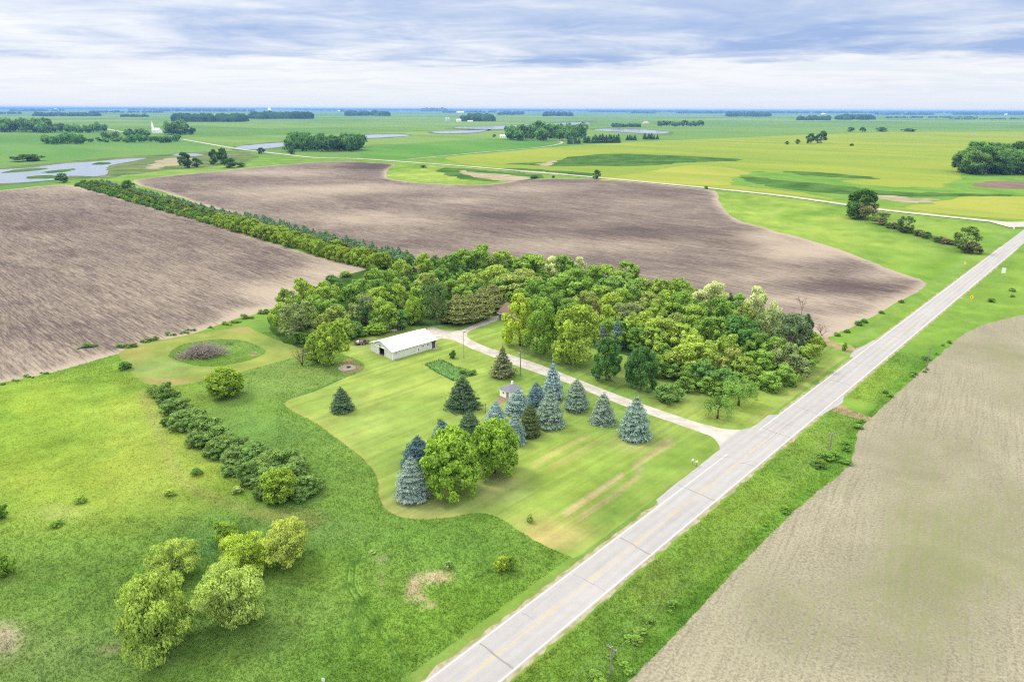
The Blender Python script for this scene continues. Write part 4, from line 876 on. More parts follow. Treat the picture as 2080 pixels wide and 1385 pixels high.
for p in cand:
    if min(np.linalg.norm(p-q) for q in pts_w) < 4.3 or min(np.linalg.norm(p-q) for q in clear) < 10: continue
    pts_w.append(p); edge = segdist(p[None], Wp)[0]; h = random.uniform(2.2, 3.5) if edge < 3 else random.uniform(3, 6)
    plant(random.choice(['bush0', 'bush1', 'shrub1']), p, random.uniform(4.6, 6.4), h, jitc(tuple(v*1.2 for v in random.choice([BLUEGREEN, MID, DK, MID])), .15), 'low undergrowth bush filling the gaps between the wood trees', 'bush', 'undergrowth bushes in the wood', parts=False, name='bush'); k += 1
    if k > 150: break
# trees with their own look round the shed
ptree('open0', 603, 694, 616, 86, GREY, 'grey-green tree with a bare pale trunk left of the shed', skirt=.05)
ptree('oval1', 676, 750, 652, 84, C(140, 176, 36), 'big yellow-green tree beside the round concrete slab', skirt=.3)
ptree('oval0', 646, 742, 684, 54, C(128, 166, 40), 'lower yellow-green tree leaning on the big one by the slab', skirt=.3)
ptree('round0', 768, 684, 650, 46, C(140, 184, 40), 'round light green bush behind the trailer and shed', 'bush', name='bush')
ptree('round1', 736, 686, 664, 34, C(136, 176, 44), 'smaller light green bush behind the trailer', 'bush', name='bush')
ptree('round1', 841, 662, 598, 40, C(138, 180, 34), 'narrow bright yellow-green tree behind the shed roof', skirt=.3)
ptree('open1', 886, 659, 576, 60, C(100, 134, 66), 'tall tree with a pale straight trunk at the gravel yard', skirt=.02)
for i, (x, b, t, w) in enumerate([(908, 657, 612, 40), (930, 661, 594, 48), (958, 658, 592, 48), (980, 650, 580, 48), (1000, 636, 572, 46)]):
    ptree('cedar%d' % (i % 2), x, b, t, w, jitc(C(150, 166, 84), .06), 'olive-brown cedar in the row between the gravel yard and the house', group='cedars by the gravel yard', skirt=.1)
ptree('open1', 1600, 724, 636, 78, C(112, 142, 92), 'grey-green poplar with bare pale upper branches at the wood corner', skirt=.2)
ptree('wood2', 1630, 716, 640, 34, C(62, 106, 50), 'dark narrow poplar at the road corner of the wood', skirt=.2)
def deadtree(x, b, t, w, seed, label, mat, name='dead_tree', depth_=3, stems=1, **kw):
    a = at(x, b); mb = bare_tree(seed, depth=depth_, stems=stems, **kw); wd = w*depth(a)/F
    o = mb.build(name, mat, None, True); o.location = (a[0], a[1], 0); o.scale = (wd, wd, height_at(x, b, t)); tag(o, label, 'dead tree')
deadtree(1669, 682, 656, 34, 301, 'leafless dark tree at the edge of the big ploughed field', plain('dark_twigs', C(120, 100, 96), .9, .2, 3), stems=4, rad=.018)
deadtree(1625, 660, 594, 36, 302, 'tall thin bare pale tree behind the wood corner', M_DEAD, rad=.02)
deadtree(597, 640, 590, 40, 303, 'dead grey branches sticking out of the left wood corner', M_DEAD, stems=2, rad=.03)
deadtree(640, 650, 602, 34, 304, 'dead grey crown between green trees left of the shed', M_DEAD, stems=2, rad=.03)
deadtree(1340, 700, 640, 34, 306, 'dead grey branches showing in the middle of the wood', M_DEAD, stems=2, rad=.03)
deadtree(614, 742, 700, 46, 307, 'brown-grey leafless shrub beside the yellow-green trees', M_TWIG, 'dead_shrub', 3, 7, rad=.016)
deadtree(827, 590, 540, 30, 308, 'dead pale snag behind the shed near the plough field corner', M_DEAD, stems=2, rad=.03)

# the tree belt: five rows between the ploughed fields
b0 = at(765, 556)[:2]; b1 = at(150, 378)[:2]; BL = np.linalg.norm(b1-b0); bu = (b1-b0)/BL; bn_ = np.array([-bu[1], bu[0]])
if bn_[1] < 0: bn_ = -bn_
ROWS = [(2.5, 'shrub', 4.4, 3.2, C(92, 142, 52), 'rounded green shrub in the outer row of the tree belt'), (8.0, 'bush', 5.2, 4.4, C(104, 146, 46), 'green bushy tree in the second row of the tree belt'),
        (13.5, 'wood', 5.0, 4.6, C(102, 128, 48), 'brownish green bushy tree in the middle row of the tree belt'), (19.0, 'farspruce', 5.4, 4.6, C(122, 164, 108), 'blue-green conifer in the fourth row of the tree belt'), (24.0, 'farspruce', 5.4, 4.8, C(112, 154, 104), 'dark conifer in the far row of the tree belt')]
for ri, (off, kind, w, h, c, lab) in enumerate(ROWS):
    s = 4.0+random.uniform(0, 2)
    while s < BL:
        near = s < 190 and ri < 2
        p = b0+bu*s+bn_*(off+random.uniform(-1.3, 1.3)); z = random.uniform(.72, 1.28)
        if near:
            plant(random.choice(['wood0', 'wood1', 'wood3']), p, 6.6*z, 7.0*z, jitc(C(138, 172, 36), .10), 'bright yellow-green tree at the wood end of the tree belt', 'tree', 'yellow-green belt trees', parts=True); s += 5.4
        else:
            key = kind+str(random.randint(0, 1)); cc = jitc(c, .14)
            if ri < 3 and random.random() < .10: cc = jitc(YG, .1)
            if ri == 2 and random.random() < .3: cc = jitc(C(116, 118, 56), .1)
            plant(key, p, w*random.uniform(.8, 1.4), h*z*(1.25 if s < 200 and ri > 2 else 1), cc, lab, 'shrub' if ri == 0 else 'tree', lab.split(' in the')[0]+'s, row %s of the belt' % ('outer', 'second', 'middle', 'fourth', 'far')[ri], parts=False, name=('belt_shrub', 'belt_bush', 'belt_tree', 'conifer_tree', 'conifer_tree')[ri]); s += random.uniform(3.9, 5.2) if ri < 3 else random.uniform(3.0, 4.2)
for x, b, t, w, l in [(128, 372, 352, 26, 'leafy tree at the far end of the tree belt by the pond'), (262, 392, 366, 26, 'dark taller tree standing up out of the tree belt')]:
    ptree('wood1', x, b, t, w, C(84, 132, 44), l, parts=False)

# trees farther off
def grove(x0, x1, base, top, n, col, label, rows=1, group=None, keys=('far0', 'far1', 'far2'), wf=1.0, spread=4):
    for i in range(n):
        x = x0+(x1-x0)*(i+random.uniform(.1, .9))/n; by = base-random.uniform(0, spread)*(1 if rows > 1 else .2)
        hpx = (base-top)*random.uniform(.68, 1.08); a = at(x, by); h = hpx*depth(a)/F; w = max(h*random.uniform(.8, 1.15), (x1-x0)/n*1.5*depth(a)/F)*wf
        plant(random.choice(keys), a, w, h, jitc(tuple(v*1.55 for v in col), .2), label, 'tree', group or 'trees: '+label, parts=False, name='grove_conifer' if 'spruce' in keys[0] else 'grove_tree')
DG = C(74, 114, 52)
grove(-20, 100, 270, 242, 16, DG, 'dark tree in the long wood at the far left picture edge', 2)
grove(80, 214, 271, 252, 18, DG, 'dark tree in the right half of the far left wood', 2)
grove(92, 166, 294, 273, 14, C(66, 112, 44), 'tree in the small grove left of the church', 2)
grove(170, 260, 290, 281, 12, DG, 'low tree in the hedgerow below the church', 2)
grove(255, 364, 291, 276, 18, C(60, 106, 44), 'tree in the grove below the white church', 2)
grove(210, 242, 283, 267, 5, DG, 'tree standing at the church lane', 1)
grove(256, 300, 278, 264, 7, DG, 'tree left of the white church', 2)
grove(342, 376, 275, 247, 7, DG, 'tall dark tree right of the white church', 2)
grove(350, 394, 276, 263, 8, C(48, 84, 52), 'dark conifer-like tree at the right end of the church grove', 2)
grove(586, 735, 309, 275, 30, C(62, 104, 44), 'tree in the big grove by the ponds', 2, spread=10)
grove(1030, 1185, 288, 257, 26, C(72, 116, 48), 'tree around the farmyard with the tall silo', 2, spread=10)
grove(1085, 1180, 272, 256, 12, C(64, 108, 48), 'tall tree behind the tall silo', 1)
grove(1337, 1430, 258, 246, 18, DG, 'tree in the grove with a small white shed, right of the mound', 2, spread=2)
for x0, x1, b, t, n in [(1153, 1180, 293, 279, 5), (1184, 1260, 291, 273, 14), (1273, 1291, 286, 273, 4), (1307, 1336, 284, 271, 6)]:
    grove(x0, x1, b, t, n, C(66, 102, 62), 'dark spruce in the windbreak row right of the silo farm', 1, keys=('farspruce0', 'farspruce1'), wf=.75)
grove(1956, 2100, 356, 306, 42, C(78, 118, 44), 'tree in the wood at the right picture edge', 2, spread=16, keys=('wood0', 'wood1', 'wood2'))
grove(2100, 2200, 352, 300, 14, C(78, 118, 44), 'tree in the wood at the right picture edge', 2, spread=16, group='trees: tree in the wood at the right picture edge')
for x, b, t, w, l in [(376, 342, 309, 28, 'leafy tree on the marsh edge, left of the four'), (400, 340, 321, 24, 'smaller leafy tree on the marsh edge right of the first'), (435, 335, 304, 20, 'slim tree on the marsh edge'), (454, 333, 301, 22, 'tall dark tree on the marsh edge'),
                      (466, 341, 322, 32, 'spreading bush on the edge of the big ploughed field'), (490, 340, 331, 20, 'low bush beside the spreading one at the ploughed field'), (531, 313, 300, 17, 'bush beside the gravel road by the pond'), (592, 314, 303, 16, 'small bush in front of the pond grove'),
                      (1212, 364, 345, 18, 'lone round dark tree beside the gravel road'), (1646, 292, 271, 20, 'left tree of the pair in the yellow-green crop'), (1667, 291, 267, 24, 'right and taller tree of the pair in the yellow-green crop'), (1598, 294, 287, 9, 'small round tree left of the pair in the crop'), (1620, 293, 283, 10, 'small tree nearest the pair in the crop'),
                      (1728, 268, 259, 16, 'far small tree, left of three on the dark crop line'), (1752, 268, 259, 14, 'far small tree, second on the dark crop line'), (1790, 268, 259, 26, 'far bushes on the dark crop line'), (1845, 268, 263, 28, 'low far bushes at the end of the dark crop line'), (1730, 297, 292, 10, 'tiny pale bush in the yellow-green crop'),
                      (1092, 254, 248, 14, 'lone tree on the far pond shore'), (1004, 279, 273, 8, 'small tree left of the silo farm'), (1086, 363, 357, 18, 'low bush on the gravel road verge'), (1434, 384, 378, 8, 'small bush beside the gravel road'), (1124, 362, 357, 7, 'tiny bush beside the gravel road'), (860, 341, 336, 16, 'low scrub in the grass notch'), (56, 328, 321, 60, 'low scrub on the bank above the pond')]:
    ptree(random.choice(['wood0', 'wood1', 'oval0']), x, b, t, w, jitc(C(70, 112, 44), .1), l, parts=False, skirt=.1)
for k, x, b, t, w, c, l in [('wood3', 1748, 444, 386, 60, C(76, 120, 36), 'big leafy tree in the grassy ditch near the gravel road'), ('open0', 1762, 448, 412, 42, C(128, 138, 84), 'grey-green scrubby tree right of the big ditch tree'), ('shrub0', 1732, 446, 420, 28, C(70, 114, 40), 'dark bush left of the big ditch tree'), ('open1', 1785, 456, 432, 40, C(110, 136, 72), 'scrubby bush in the ditch below the big tree'),
                            ('open0', 1838, 474, 440, 36, C(96, 130, 60), 'open scrubby tree in the middle of the ditch'), ('open1', 1958, 514, 463, 50, C(98, 132, 58), 'scrubby thin tree at the road end of the ditch'), ('shrub1', 1974, 516, 492, 40, C(124, 122, 88), 'brown-green scrub beside the road end ditch tree')]:
    ptree(k, x, b, t, w, c, l, skirt=.15)
for i in range(26):
    t = i/25; x = 1790+t*180; y = 458+t*52; ptree('shrub%d' % (i % 3), x+random.uniform(-4, 4), y+random.uniform(-3, 3), y-9-random.uniform(0, 5), 18, jitc(C(90, 132, 52) if i % 3 else C(128, 122, 98), .15), 'low scrub along the grassy ditch', 'shrub', 'low scrub in the ditch', parts=False)
# weeds and brush along the stubble field and by the poles
VB = [(1235, 1385, 44), (1255, 1352, 40), (1280, 1322, 36), (1300, 1296, 30), (1262, 1378, 36), (1330, 1275, 26), (1215, 1400, 40), (1366, 1242, 26), (1290, 1310, 30), (1560, 1080, 20), (1600, 1040, 22), (1660, 960, 30), (1680, 945, 34), (1700, 935, 36), (1720, 915, 30), (1712, 948, 26), (1665, 955, 24), (1740, 880, 22), (1752, 862, 20), (1775, 838, 20), (1800, 808, 16), (1830, 785, 16), (1850, 765, 18), (1870, 748, 20), (1890, 730, 20), (1905, 712, 20), (1920, 700, 16), (1940, 686, 16), (1880, 755, 16), (1990, 640, 16), (2020, 622, 18), (2044, 616, 20), (2060, 600, 22)]
VB = [(x+random.uniform(-.6, .6)*w, b+random.uniform(-.5, .3)*w, w*random.uniform(.4, .8)) for x, b, w in VB[:18]+VB[18::2] for k in range(2)]
for i, (x, b, w) in enumerate(VB):
    ptree('shrub%d' % (i % 3), x, b, b-w*random.uniform(.6, .9), w*1.15, jitc(C(112, 162, 46) if i < 18 else C(108, 158, 48), .16), 'leafy green brush along the edge of the stubble field', 'shrub', 'brush beside the stubble field', parts=False)
for i, (x, b, w) in enumerate([(1700, 682, 12), (1720, 675, 12), (1745, 660, 16), (1755, 655, 14), (1790, 636, 10), (1830, 614, 10)]):
    ptree('shrub%d' % (i % 3), x, b+2, b-w*.5, w*1.2, jitc(C(90, 144, 34), .1), 'weedy shrub on the field corner beside the road verge', 'shrub', 'weedy shrubs on the field corner', parts=False)
# ------------------------------------------------------------------ buildings and small things
M_SIDE = None
def ribbed(name, col, ang_attr=None, rough=.55, freq=2.2, spec=.35):
    m, nt, b = material(name); tc = nd(nt, 'ShaderNodeTexCoord'); sep = nd(nt, 'ShaderNodeSeparateXYZ'); nt.links.new(tc.outputs['Object'], sep.inputs[0])
    s = math_n(nt, 'ADD', sep.outputs[0], sep.outputs[1]); w = math_n(nt, 'PINGPONG', math_n(nt, 'MULTIPLY', s, freq), 1.0)
    n = noise(nt, tc.outputs['Object'], .6, 4, .6)
    c = mix_n(nt, n, tuple(v*.93 for v in col), tuple(min(.9, v*1.04) for v in col)); nt.links.new(c, b.inputs['Base Color'])
    bn = nd(nt, 'ShaderNodeBump'); bn.inputs['Strength'].default_value = .22; bn.inputs['Distance'].default_value = .03
    nt.links.new(remap(nt, w, .75, .95), bn.inputs['Height']); nt.links.new(bn.outputs[0], b.inputs['Normal'])
    b.inputs['Roughness'].default_value = rough; b.inputs['Specular IOR Level'].default_value = spec
    return m
M_SIDING = ribbed('ribbed_steel_siding', (.58, .59, .575)); M_ROOFW = ribbed('white_steel_roof', (.80, .80, .80), freq=2.5)
M_TRIM = plain('white_trim', (.78, .78, .77), .6, .04); M_DARK = plain('dark_opening', (.02, .02, .022), .6, .2)
M_GLASS = plain('window_glass', (.05, .055, .06), .15, .1, spec=.6); M_DOOR = plain('dark_door', (.07, .065, .08), .6, .1)
M_CONC = plain('old_concrete', C(206, 196, 184), .9, .16, 1.2); M_STEEL = plain('galvanised_steel', (.42, .43, .45), .5, .1)
M_WIRE = plain('old_wire', (.16, .16, .17), .7)
M_POLE = plain('weathered_pole', C(186, 178, 170), .9, .2, 4); M_BLACK = plain('black_paint', (.03, .03, .032), .6, .1)
def lin(o, x, ex): return o*x

def shed():
    A, B, D = at(755.1, 712.4)[:2], at(797.8, 731.5)[:2], at(885.6, 706.0)[:2]
    ln = np.linalg.norm(D-B); wd = np.linalg.norm(A-B); ux = (D-B)/ln
    ang = math.atan2(ux[1], ux[0]); t = empty('machine_shed', (B[0], B[1], 0), ang)
    tag(t, 'long pole shed with white steel roof, pale ribbed walls and an open sliding door', 'shed')
    h, rg, ov, th = 2.75, 4.75, .42, .14                   # wall height, ridge height
    # local axes: x along the long front wall, y across the gable
    d0, d1, dh = wd*.36, wd*.60, 2.45                      # the open doorway in the gable (y from the front corner)
    mb = MB()
    gab = lambda y: h+(rg-h)*(1-abs(y-wd/2)/(wd/2))
    for x in (0, ln):
        s = 1 if x == 0 else -1
        def wall(y0, y1, z0):
            ys = [y0]+([wd/2] if y0 < wd/2 < y1 else [])+[y1]
            mb.prism([(x, y0, z0), (x, y1, z0)]+[(x, y, gab(y)) for y in ys[::-1]], (s*th, 0, 0))
        if x == 0: wall(0, d0, 0); wall(d1, wd, 0); wall(d0, d1, dh)
        else: wall(0, wd, 0)
    mb.box((th+.002, 0, 0), (ln-th-.002, th, h)); mb.box((th+.002, wd-th, 0), (ln-th-.002, wd, h))
    mb.build('wall', M_SIDING, t)
    mb = MB(); sl = (rg-h)/(wd/2)
    for s in (0, 1):
        y_e = -ov if s == 0 else wd+ov; z_e = h-ov*sl+.05
        a = [(-ov, y_e, z_e), (ln+ov, y_e, z_e), (ln+ov, wd/2, rg+.05), (-ov, wd/2, rg+.05)]
        mb.prism(a if s == 0 else a[::-1], (0, 0, .09))
    r = mb.build('roof', M_ROOFW, t); mb = MB(); mb.box((-ov-.02, wd/2-.22, rg+.12), (ln+ov+.02, wd/2+.22, rg+.20)); mb.build('ridge_cap', M_TRIM, r)
    mb = MB()
    for x, y in ((-.03, -.03), (-.03, wd-.12), (ln-.12, -.03), (ln-.12, wd-.12)): mb.box((x, y, 0), (x+.15, y+.15, h-.16))
    mb.build('corner_trim', M_TRIM, t)
    mb = MB(); mb.box((-.14, d1+.02, .05), (-.05, wd-.25, dh+.12)); sd = mb.build('sliding_door', M_SIDING, t)
    mb = MB(); mb.box((-.20, d0-.1, dh+.13), (-.03, wd-.2, dh+.25)); mb.build('door_rail', M_TRIM, sd)
    mb = MB(); mb.box((-.10, d0-.1, 0), (-.02, d0, dh+.12)); mb.build('door_frame', M_TRIM, t)
    mb = MB(); mb.box((-.22, wd*.53, dh+.55), (-.02, wd*.53+.5, dh+.75)); mb.build('gable_lamp', M_BLACK, t)
    mb = MB(); mb.box((th+.01, th+.01, .03), (ln-th-.01, wd-th-.01, .07)); mb.build('floor', plain('shed_dirt_floor', C(150, 130, 112), .9, .2), t)
    for f in (.668, .70, .80, .832):
        x = ln*f; mb = MB(); mb.box((x-.24, -.05, 1.55), (x+.24, .02, 2.05)); w = mb.build('window', M_TRIM, t)
        mb = MB(); mb.box((x-.18, -.07, 1.61), (x+.18, -.045, 1.99)); mb.build('pane', M_GLASS, w)
    x = ln*.575; mb = MB(); mb.box((x-.45, -.06, .35), (x+.45, .02, 1.65)); hd = mb.build('hatch_door', M_TRIM, t)
    mb = MB(); mb.box((x-.05, -.09, .5), (x+.30, -.055, 1.5)); mb.build('panel', plain('hatch_panel', C(170, 164, 150), .7), hd)
    x = ln*.945; mb = MB(); mb.box((x-.62, -.06, 0), (x+.62, .02, 2.2)); dr = mb.build('door', M_DOOR, t)
    mb = MB(); mb.prism([(x-.8, -.6, 2.3), (x+.8, -.6, 2.3), (x+.8, 0, 2.42), (x-.8, 0, 2.42)], (0, 0, .05)); mb.build('canopy', M_BLACK, dr)
    mb = MB(); mb.box((x-1.0, -1.5, 0), (x+1.3, -.05, .12)); mb.build('door_slab', M_CONC, t)
    mb = MB(); mb.box((ln*.07, -.12, 1.75), (ln*.07+.45, .0, 1.93)); mb.build('wall_vent', M_BLACK, t)
shed()

def house():
    a = at(1013, 648)[:2]; az = math.radians(134); ux = np.array([math.sin(az), math.cos(az)]); ang = math.atan2(ux[1], ux[0])
    t = empty('farmhouse', (a[0], a[1], 0), ang); tag(t, 'farmhouse with brown shingle roof mostly hidden behind the bright maples', 'house')
    ln, dp, h, rg, ov, th = 19.0, 8.5, 2.7, 5.3, .5, .2
    mb = MB()
    gab = lambda y: h+(rg-h)*(1-abs(y-dp/2)/(dp/2))
    for x, s in ((0, 1), (ln, -1)): mb.prism([(x, 0, 0), (x, dp, 0), (x, dp, h), (x, dp/2, rg-.02), (x, 0, h)], (s*th, 0, 0))
    mb.box((th+.002, 0, 0), (ln-th-.002, th, h)); mb.box((th+.002, dp-th, 0), (ln-th-.002, dp, h))
    mb.build('wall', plain('tan_siding', C(196, 182, 172), .8, .08), t)
    mb = MB(); sl = (rg-h)/(dp/2)
    for s in (0, 1):
        ye = -ov if s == 0 else dp+ov; ze = h-ov*sl+.05; p = [(-ov, ye, ze), (ln+ov, ye, ze), (ln+ov, dp/2, rg+.05), (-ov, dp/2, rg+.05)]
        mb.prism(p if s == 0 else p[::-1], (0, 0, .12))
    rf = mb.build('roof', plain('brown_shingles', C(152, 124, 114), .9, .2, 6, bump=.3), t)
    mb = MB(); mb.box((ln*.62, dp/2-.25, rg), (ln*.62+.4, dp/2+.25, rg+1.3)); mb.build('chimney', M_TRIM, rf)
    mb = MB(); mb.box((ln*.9, dp/2-.4, rg), (ln*.9+.8, dp/2+.4, rg+1.2)); mb.build('chimney', plain('brick_chimney', C(150, 112, 92), .9, .2, 8), rf)
    mb = MB(); mb.box((-ov, -ov-.06, h-ov*sl-.12), (ln+ov, -ov-.005, h-ov*sl+.10)); mb.build('gutter', M_TRIM, rf)
    for x in (1.6, 6.0, 10.5, 15.0):
        mb = MB(); mb.box((x, -.05, .9), (x+1.1, .05, 2.2)); w = mb.build('window', M_TRIM, t)
        mb = MB(); mb.box((x+.1, -.07, 1.0), (x+.5, -.045, 2.1)); mb.box((x+.6, -.07, 1.0), (x+1.0, -.045, 2.1)); mb.build('pane', M_GLASS, w)
house()

def hut():
    a = at(1035.5, 812)[:2]; b = at(1017, 804)[:2]; ux = b-a; w = 3.9; ux = ux/np.linalg.norm(ux); ang = math.atan2(ux[1], ux[0])-math.pi/2
    t = empty('garden_hut', (a[0], a[1], 0), ang); tag(t, 'small white hut with grey hipped slate roof beside the blue spruces', 'hut')
    l = 4.6; h = 2.1; mb = MB(); mb.box((0, 0, 0), (l, w, h)); mb.build('wall', plain('white_render', (.80, .79, .78), .8, .05, 2), t)
    o = .25; r0, r1 = (1.6, w/2, 3.05), (l-1.6, w/2, 3.05); e = [(-o, -o, h), (l+o, -o, h), (l+o, w+o, h), (-o, w+o, h)]
    mb = MB(); z = lambda p: (p[0], p[1], p[2]+.02)
    mb.face([z(e[0]), z(e[1]), r1, r0]); mb.face([z(e[2]), z(e[3]), r0, r1]); mb.face([z(e[1]), z(e[2]), r1]); mb.face([z(e[3]), z(e[0]), r0]); mb.face([z(p) for p in e[::-1]])
    rf = mb.build('roof', plain('grey_slate', C(150, 152, 166), .8, .3, 7, bump=.4), t)
    mb = MB(); mb.box((l-1.5, w*.62, 2.6), (l-1.05, w*.62+.45, 3.6)); mb.build('chimney', M_TRIM, rf)
    for y in (.55*w,):
        mb = MB(); mb.box((-.05, y, 1.0), (.02, y+.6, 1.6)); wi = mb.build('window', M_TRIM, t)
        mb = MB(); mb.box((-.07, y+.08, 1.08), (-.045, y+.52, 1.52)); mb.build('pane', M_GLASS, wi)
    mb = MB(); mb.box((.8, -.05, 1.0), (1.4, .02, 1.6)); wi = mb.build('window', M_TRIM, t); mb = MB(); mb.box((.88, -.07, 1.08), (1.32, -.045, 1.52)); mb.build('pane', M_GLASS, wi)
    mb = MB(); mb.box((-.06, .45, 0), (.02, 1.3, 1.85)); mb.build('door', plain('hut_door', C(190, 176, 168), .7), t)
    sheet('bare_soil', [(1007, 813), (1016, 804), (1030, 812), (1024, 818), (1012, 819)], plain('brown_soil', C(168, 148, 118), .95, .25, 1.5), .034)
hut()

# concrete slab with a grill ring, gravel round it
def slab():
    sheet('bare_soil', [(690, 742), (706, 728), (725, 736), (737, 744), (732, 754), (712, 758), (692, 756)], M_DIRT, .036)
    c = at(705, 748); t = empty('fire_pit_slab', (c[0], c[1], 0)); tag(t, 'round concrete slab with a small dark fire grate at the lawn corner', 'slab')
    mb = MB(); mb.lathe([(2.55, 0), (2.55, .16), (2.48, .18), (.01, .18)], 40); mb.build('base', M_CONC, t)
    mb = MB(); mb.lathe([(.55, .18), (.6, .42), (.5, .42), (.45, .2)], 14, (.45, .3)); mb.build('fire_ring', M_BLACK, t)
    mb = MB()
    for k in range(5): mb.tube([(.0+k*.2, -.2, .43), (.0+k*.2, .8, .43)], .015, 4)
    mb.build('grate', M_BLACK, t)
slab()
def trailer():
    c = at(735, 699)[:2]; t = empty('utility_trailer', (c[0], c[1], 0), math.radians(24)); tag(t, 'brown flatbed trailer loaded with junk parked left of the shed', 'trailer')
    brown = plain('rusty_steel', C(122, 92, 92), .8, .3, 4)
    mb = MB(); mb.box((-2.2, -.95, .55), (2.2, .95, .65)); mb.build('bed', brown, t)
    mb = MB()
    for y in (-.97, .93):
        mb.box((-2.2, y, 1.0), (2.2, y+.04, 1.06))
        for x in np.linspace(-2.2, 2.15, 6): mb.box((x, y, .65), (x+.05, y+.04, 1.0))
    mb.box((-2.24, -.95, .65), (-2.2, .95, 1.06)); mb.box((2.2, -.95, .65), (2.24, .95, 1.06)); mb.build('side_rail', brown, t)
    for y in (-1.08, 1.08):
        for x in (-.45, .45):
            mb = MB(); mb.tube([(x, y-.1, .33), (x, y+.1, .33)], .33, 14); wh = mb.build('wheel', plain('tyre_rubber', (.025, .025, .027), .9), t)
            s = -1 if y < 0 else 1; mb = MB(); mb.tube([(x, y+s*.08, .33), (x, y+s*.115, .33)], .19, 10); mb.build('rim', M_STEEL, wh)
    mb = MB(); mb.tube([(2.2, -.5, .55), (3.2, 0, .5)], .05, 5); mb.tube([(2.2, .5, .55), (3.2, 0, .5)], .05, 5); mb.build('drawbar', brown, t)
    rr = random.Random(4)
    for nm, lab, (x, y), s, col in [('box', 'white box on the junk trailer', (-1.2, .1), (.8, .7, .6), (.7, .68, .7)), ('tub', 'pale pink tub on the middle of the trailer', (-.1, -.1), (.9, .6, .5), C(226, 196, 200)), ('bag', 'dark blue bag on the trailer front', (1.0, .2), (.9, .8, .55), C(86, 82, 128)), ('plank_stack', 'dark plank stack along the trailer side', (.1, .6), (2.2, .35, .3), C(96, 74, 70))]:
        mb = MB(); a, b, h = s; mb.prism([(-a/2, -b/2, 0), (a/2, -b/2, 0), (a/2*.95, b/2, 0), (-a/2*.9, b/2, 0)], (0, 0, h)); mb.prism([(-a*.3, -b*.3, h+.002), (a*.25, -b*.3, h+.002), (a*.3, b*.28, h+.002)], (.02, .02, h*.3))
        o = mb.build(nm, plain(nm+'_skin', col, .7, .15)); q = Matrix.Rotation(math.radians(24), 2) @ Vector((x, y)); o.location = (c[0]+q[0], c[1]+q[1], .652); o.rotation_euler = (0, 0, math.radians(24+rr.uniform(-8, 8))); tag(o, lab, nm.replace('_', ' '))
trailer()
def trough():
    c = at(797, 672)[:2]; t = empty('garden_boat', (c[0], c[1], 0), math.radians(10)); tag(t, 'small white upturned boat-like tub on the grass behind the shed', 'boat')
    mb = MB()
    ring = lambda r, z: [(1.5*r*math.cos(a)*(1.15 if math.cos(a) > 0 else 1), .62*r*math.sin(a), z) for a in np.linspace(0, 2*math.pi, 15)[:-1]]
    R = [ring(1, .05), ring(1.03, .32), ring(.8, .5), ring(.3, .56)]
    for p, q in zip(R[:-1], R[1:]):
        for k in range(14): mb.face([p[k], p[(k+1) % 14], q[(k+1) % 14], q[k]])
    mb.face(R[-1]); mb.build('hull', plain('white_gelcoat', C(236, 226, 224), .5, .08), t)
    mb = MB(); mb.tube([(-1.4, 0, .52), (0, 0, .6), (1.5, 0, .5)], .035, 5); mb.build('keel', plain('brown_wood', C(140, 110, 96), .8), t)
    c = at(813, 671)[:2]; t = empty('raised_deer_blind', (c[0], c[1], 0), .3); tag(t, 'small raised wooden hut on posts with a dark roof behind the shed', 'raised hut')
    mb = MB(); mb.box((-.6, -.5, 1.6), (.6, .5, 1.7)); mb.build('platform', plain('pale_planks', C(196, 178, 140), .8), t)
    for x in (-.5, .42):
        for y in (-.42, .36): mb = MB(); mb.box((x, y, 0), (x+.1, y+.1, 1.6)); mb.build('post', M_POLE, t)
    mb = MB(); mb.box((-.45, -.38, 1.7), (.45, .38, 2.7)); mb.build('cabin', plain('grey_boards', C(170, 160, 160), .8), t)
    mb = MB(); mb.prism([(-.65, -.55, 2.7), (.65, -.55, 2.7), (.65, .55, 2.95), (-.65, .55, 2.95)], (0, 0, .07)); mb.build('roof', plain('blue_grey_tin', C(140, 150, 170), .6), t)
    mb = MB(); mb.box((-.25, -.41, 2.1), (.25, -.375, 2.5)); mb.build('window', M_GLASS, t)
trough()
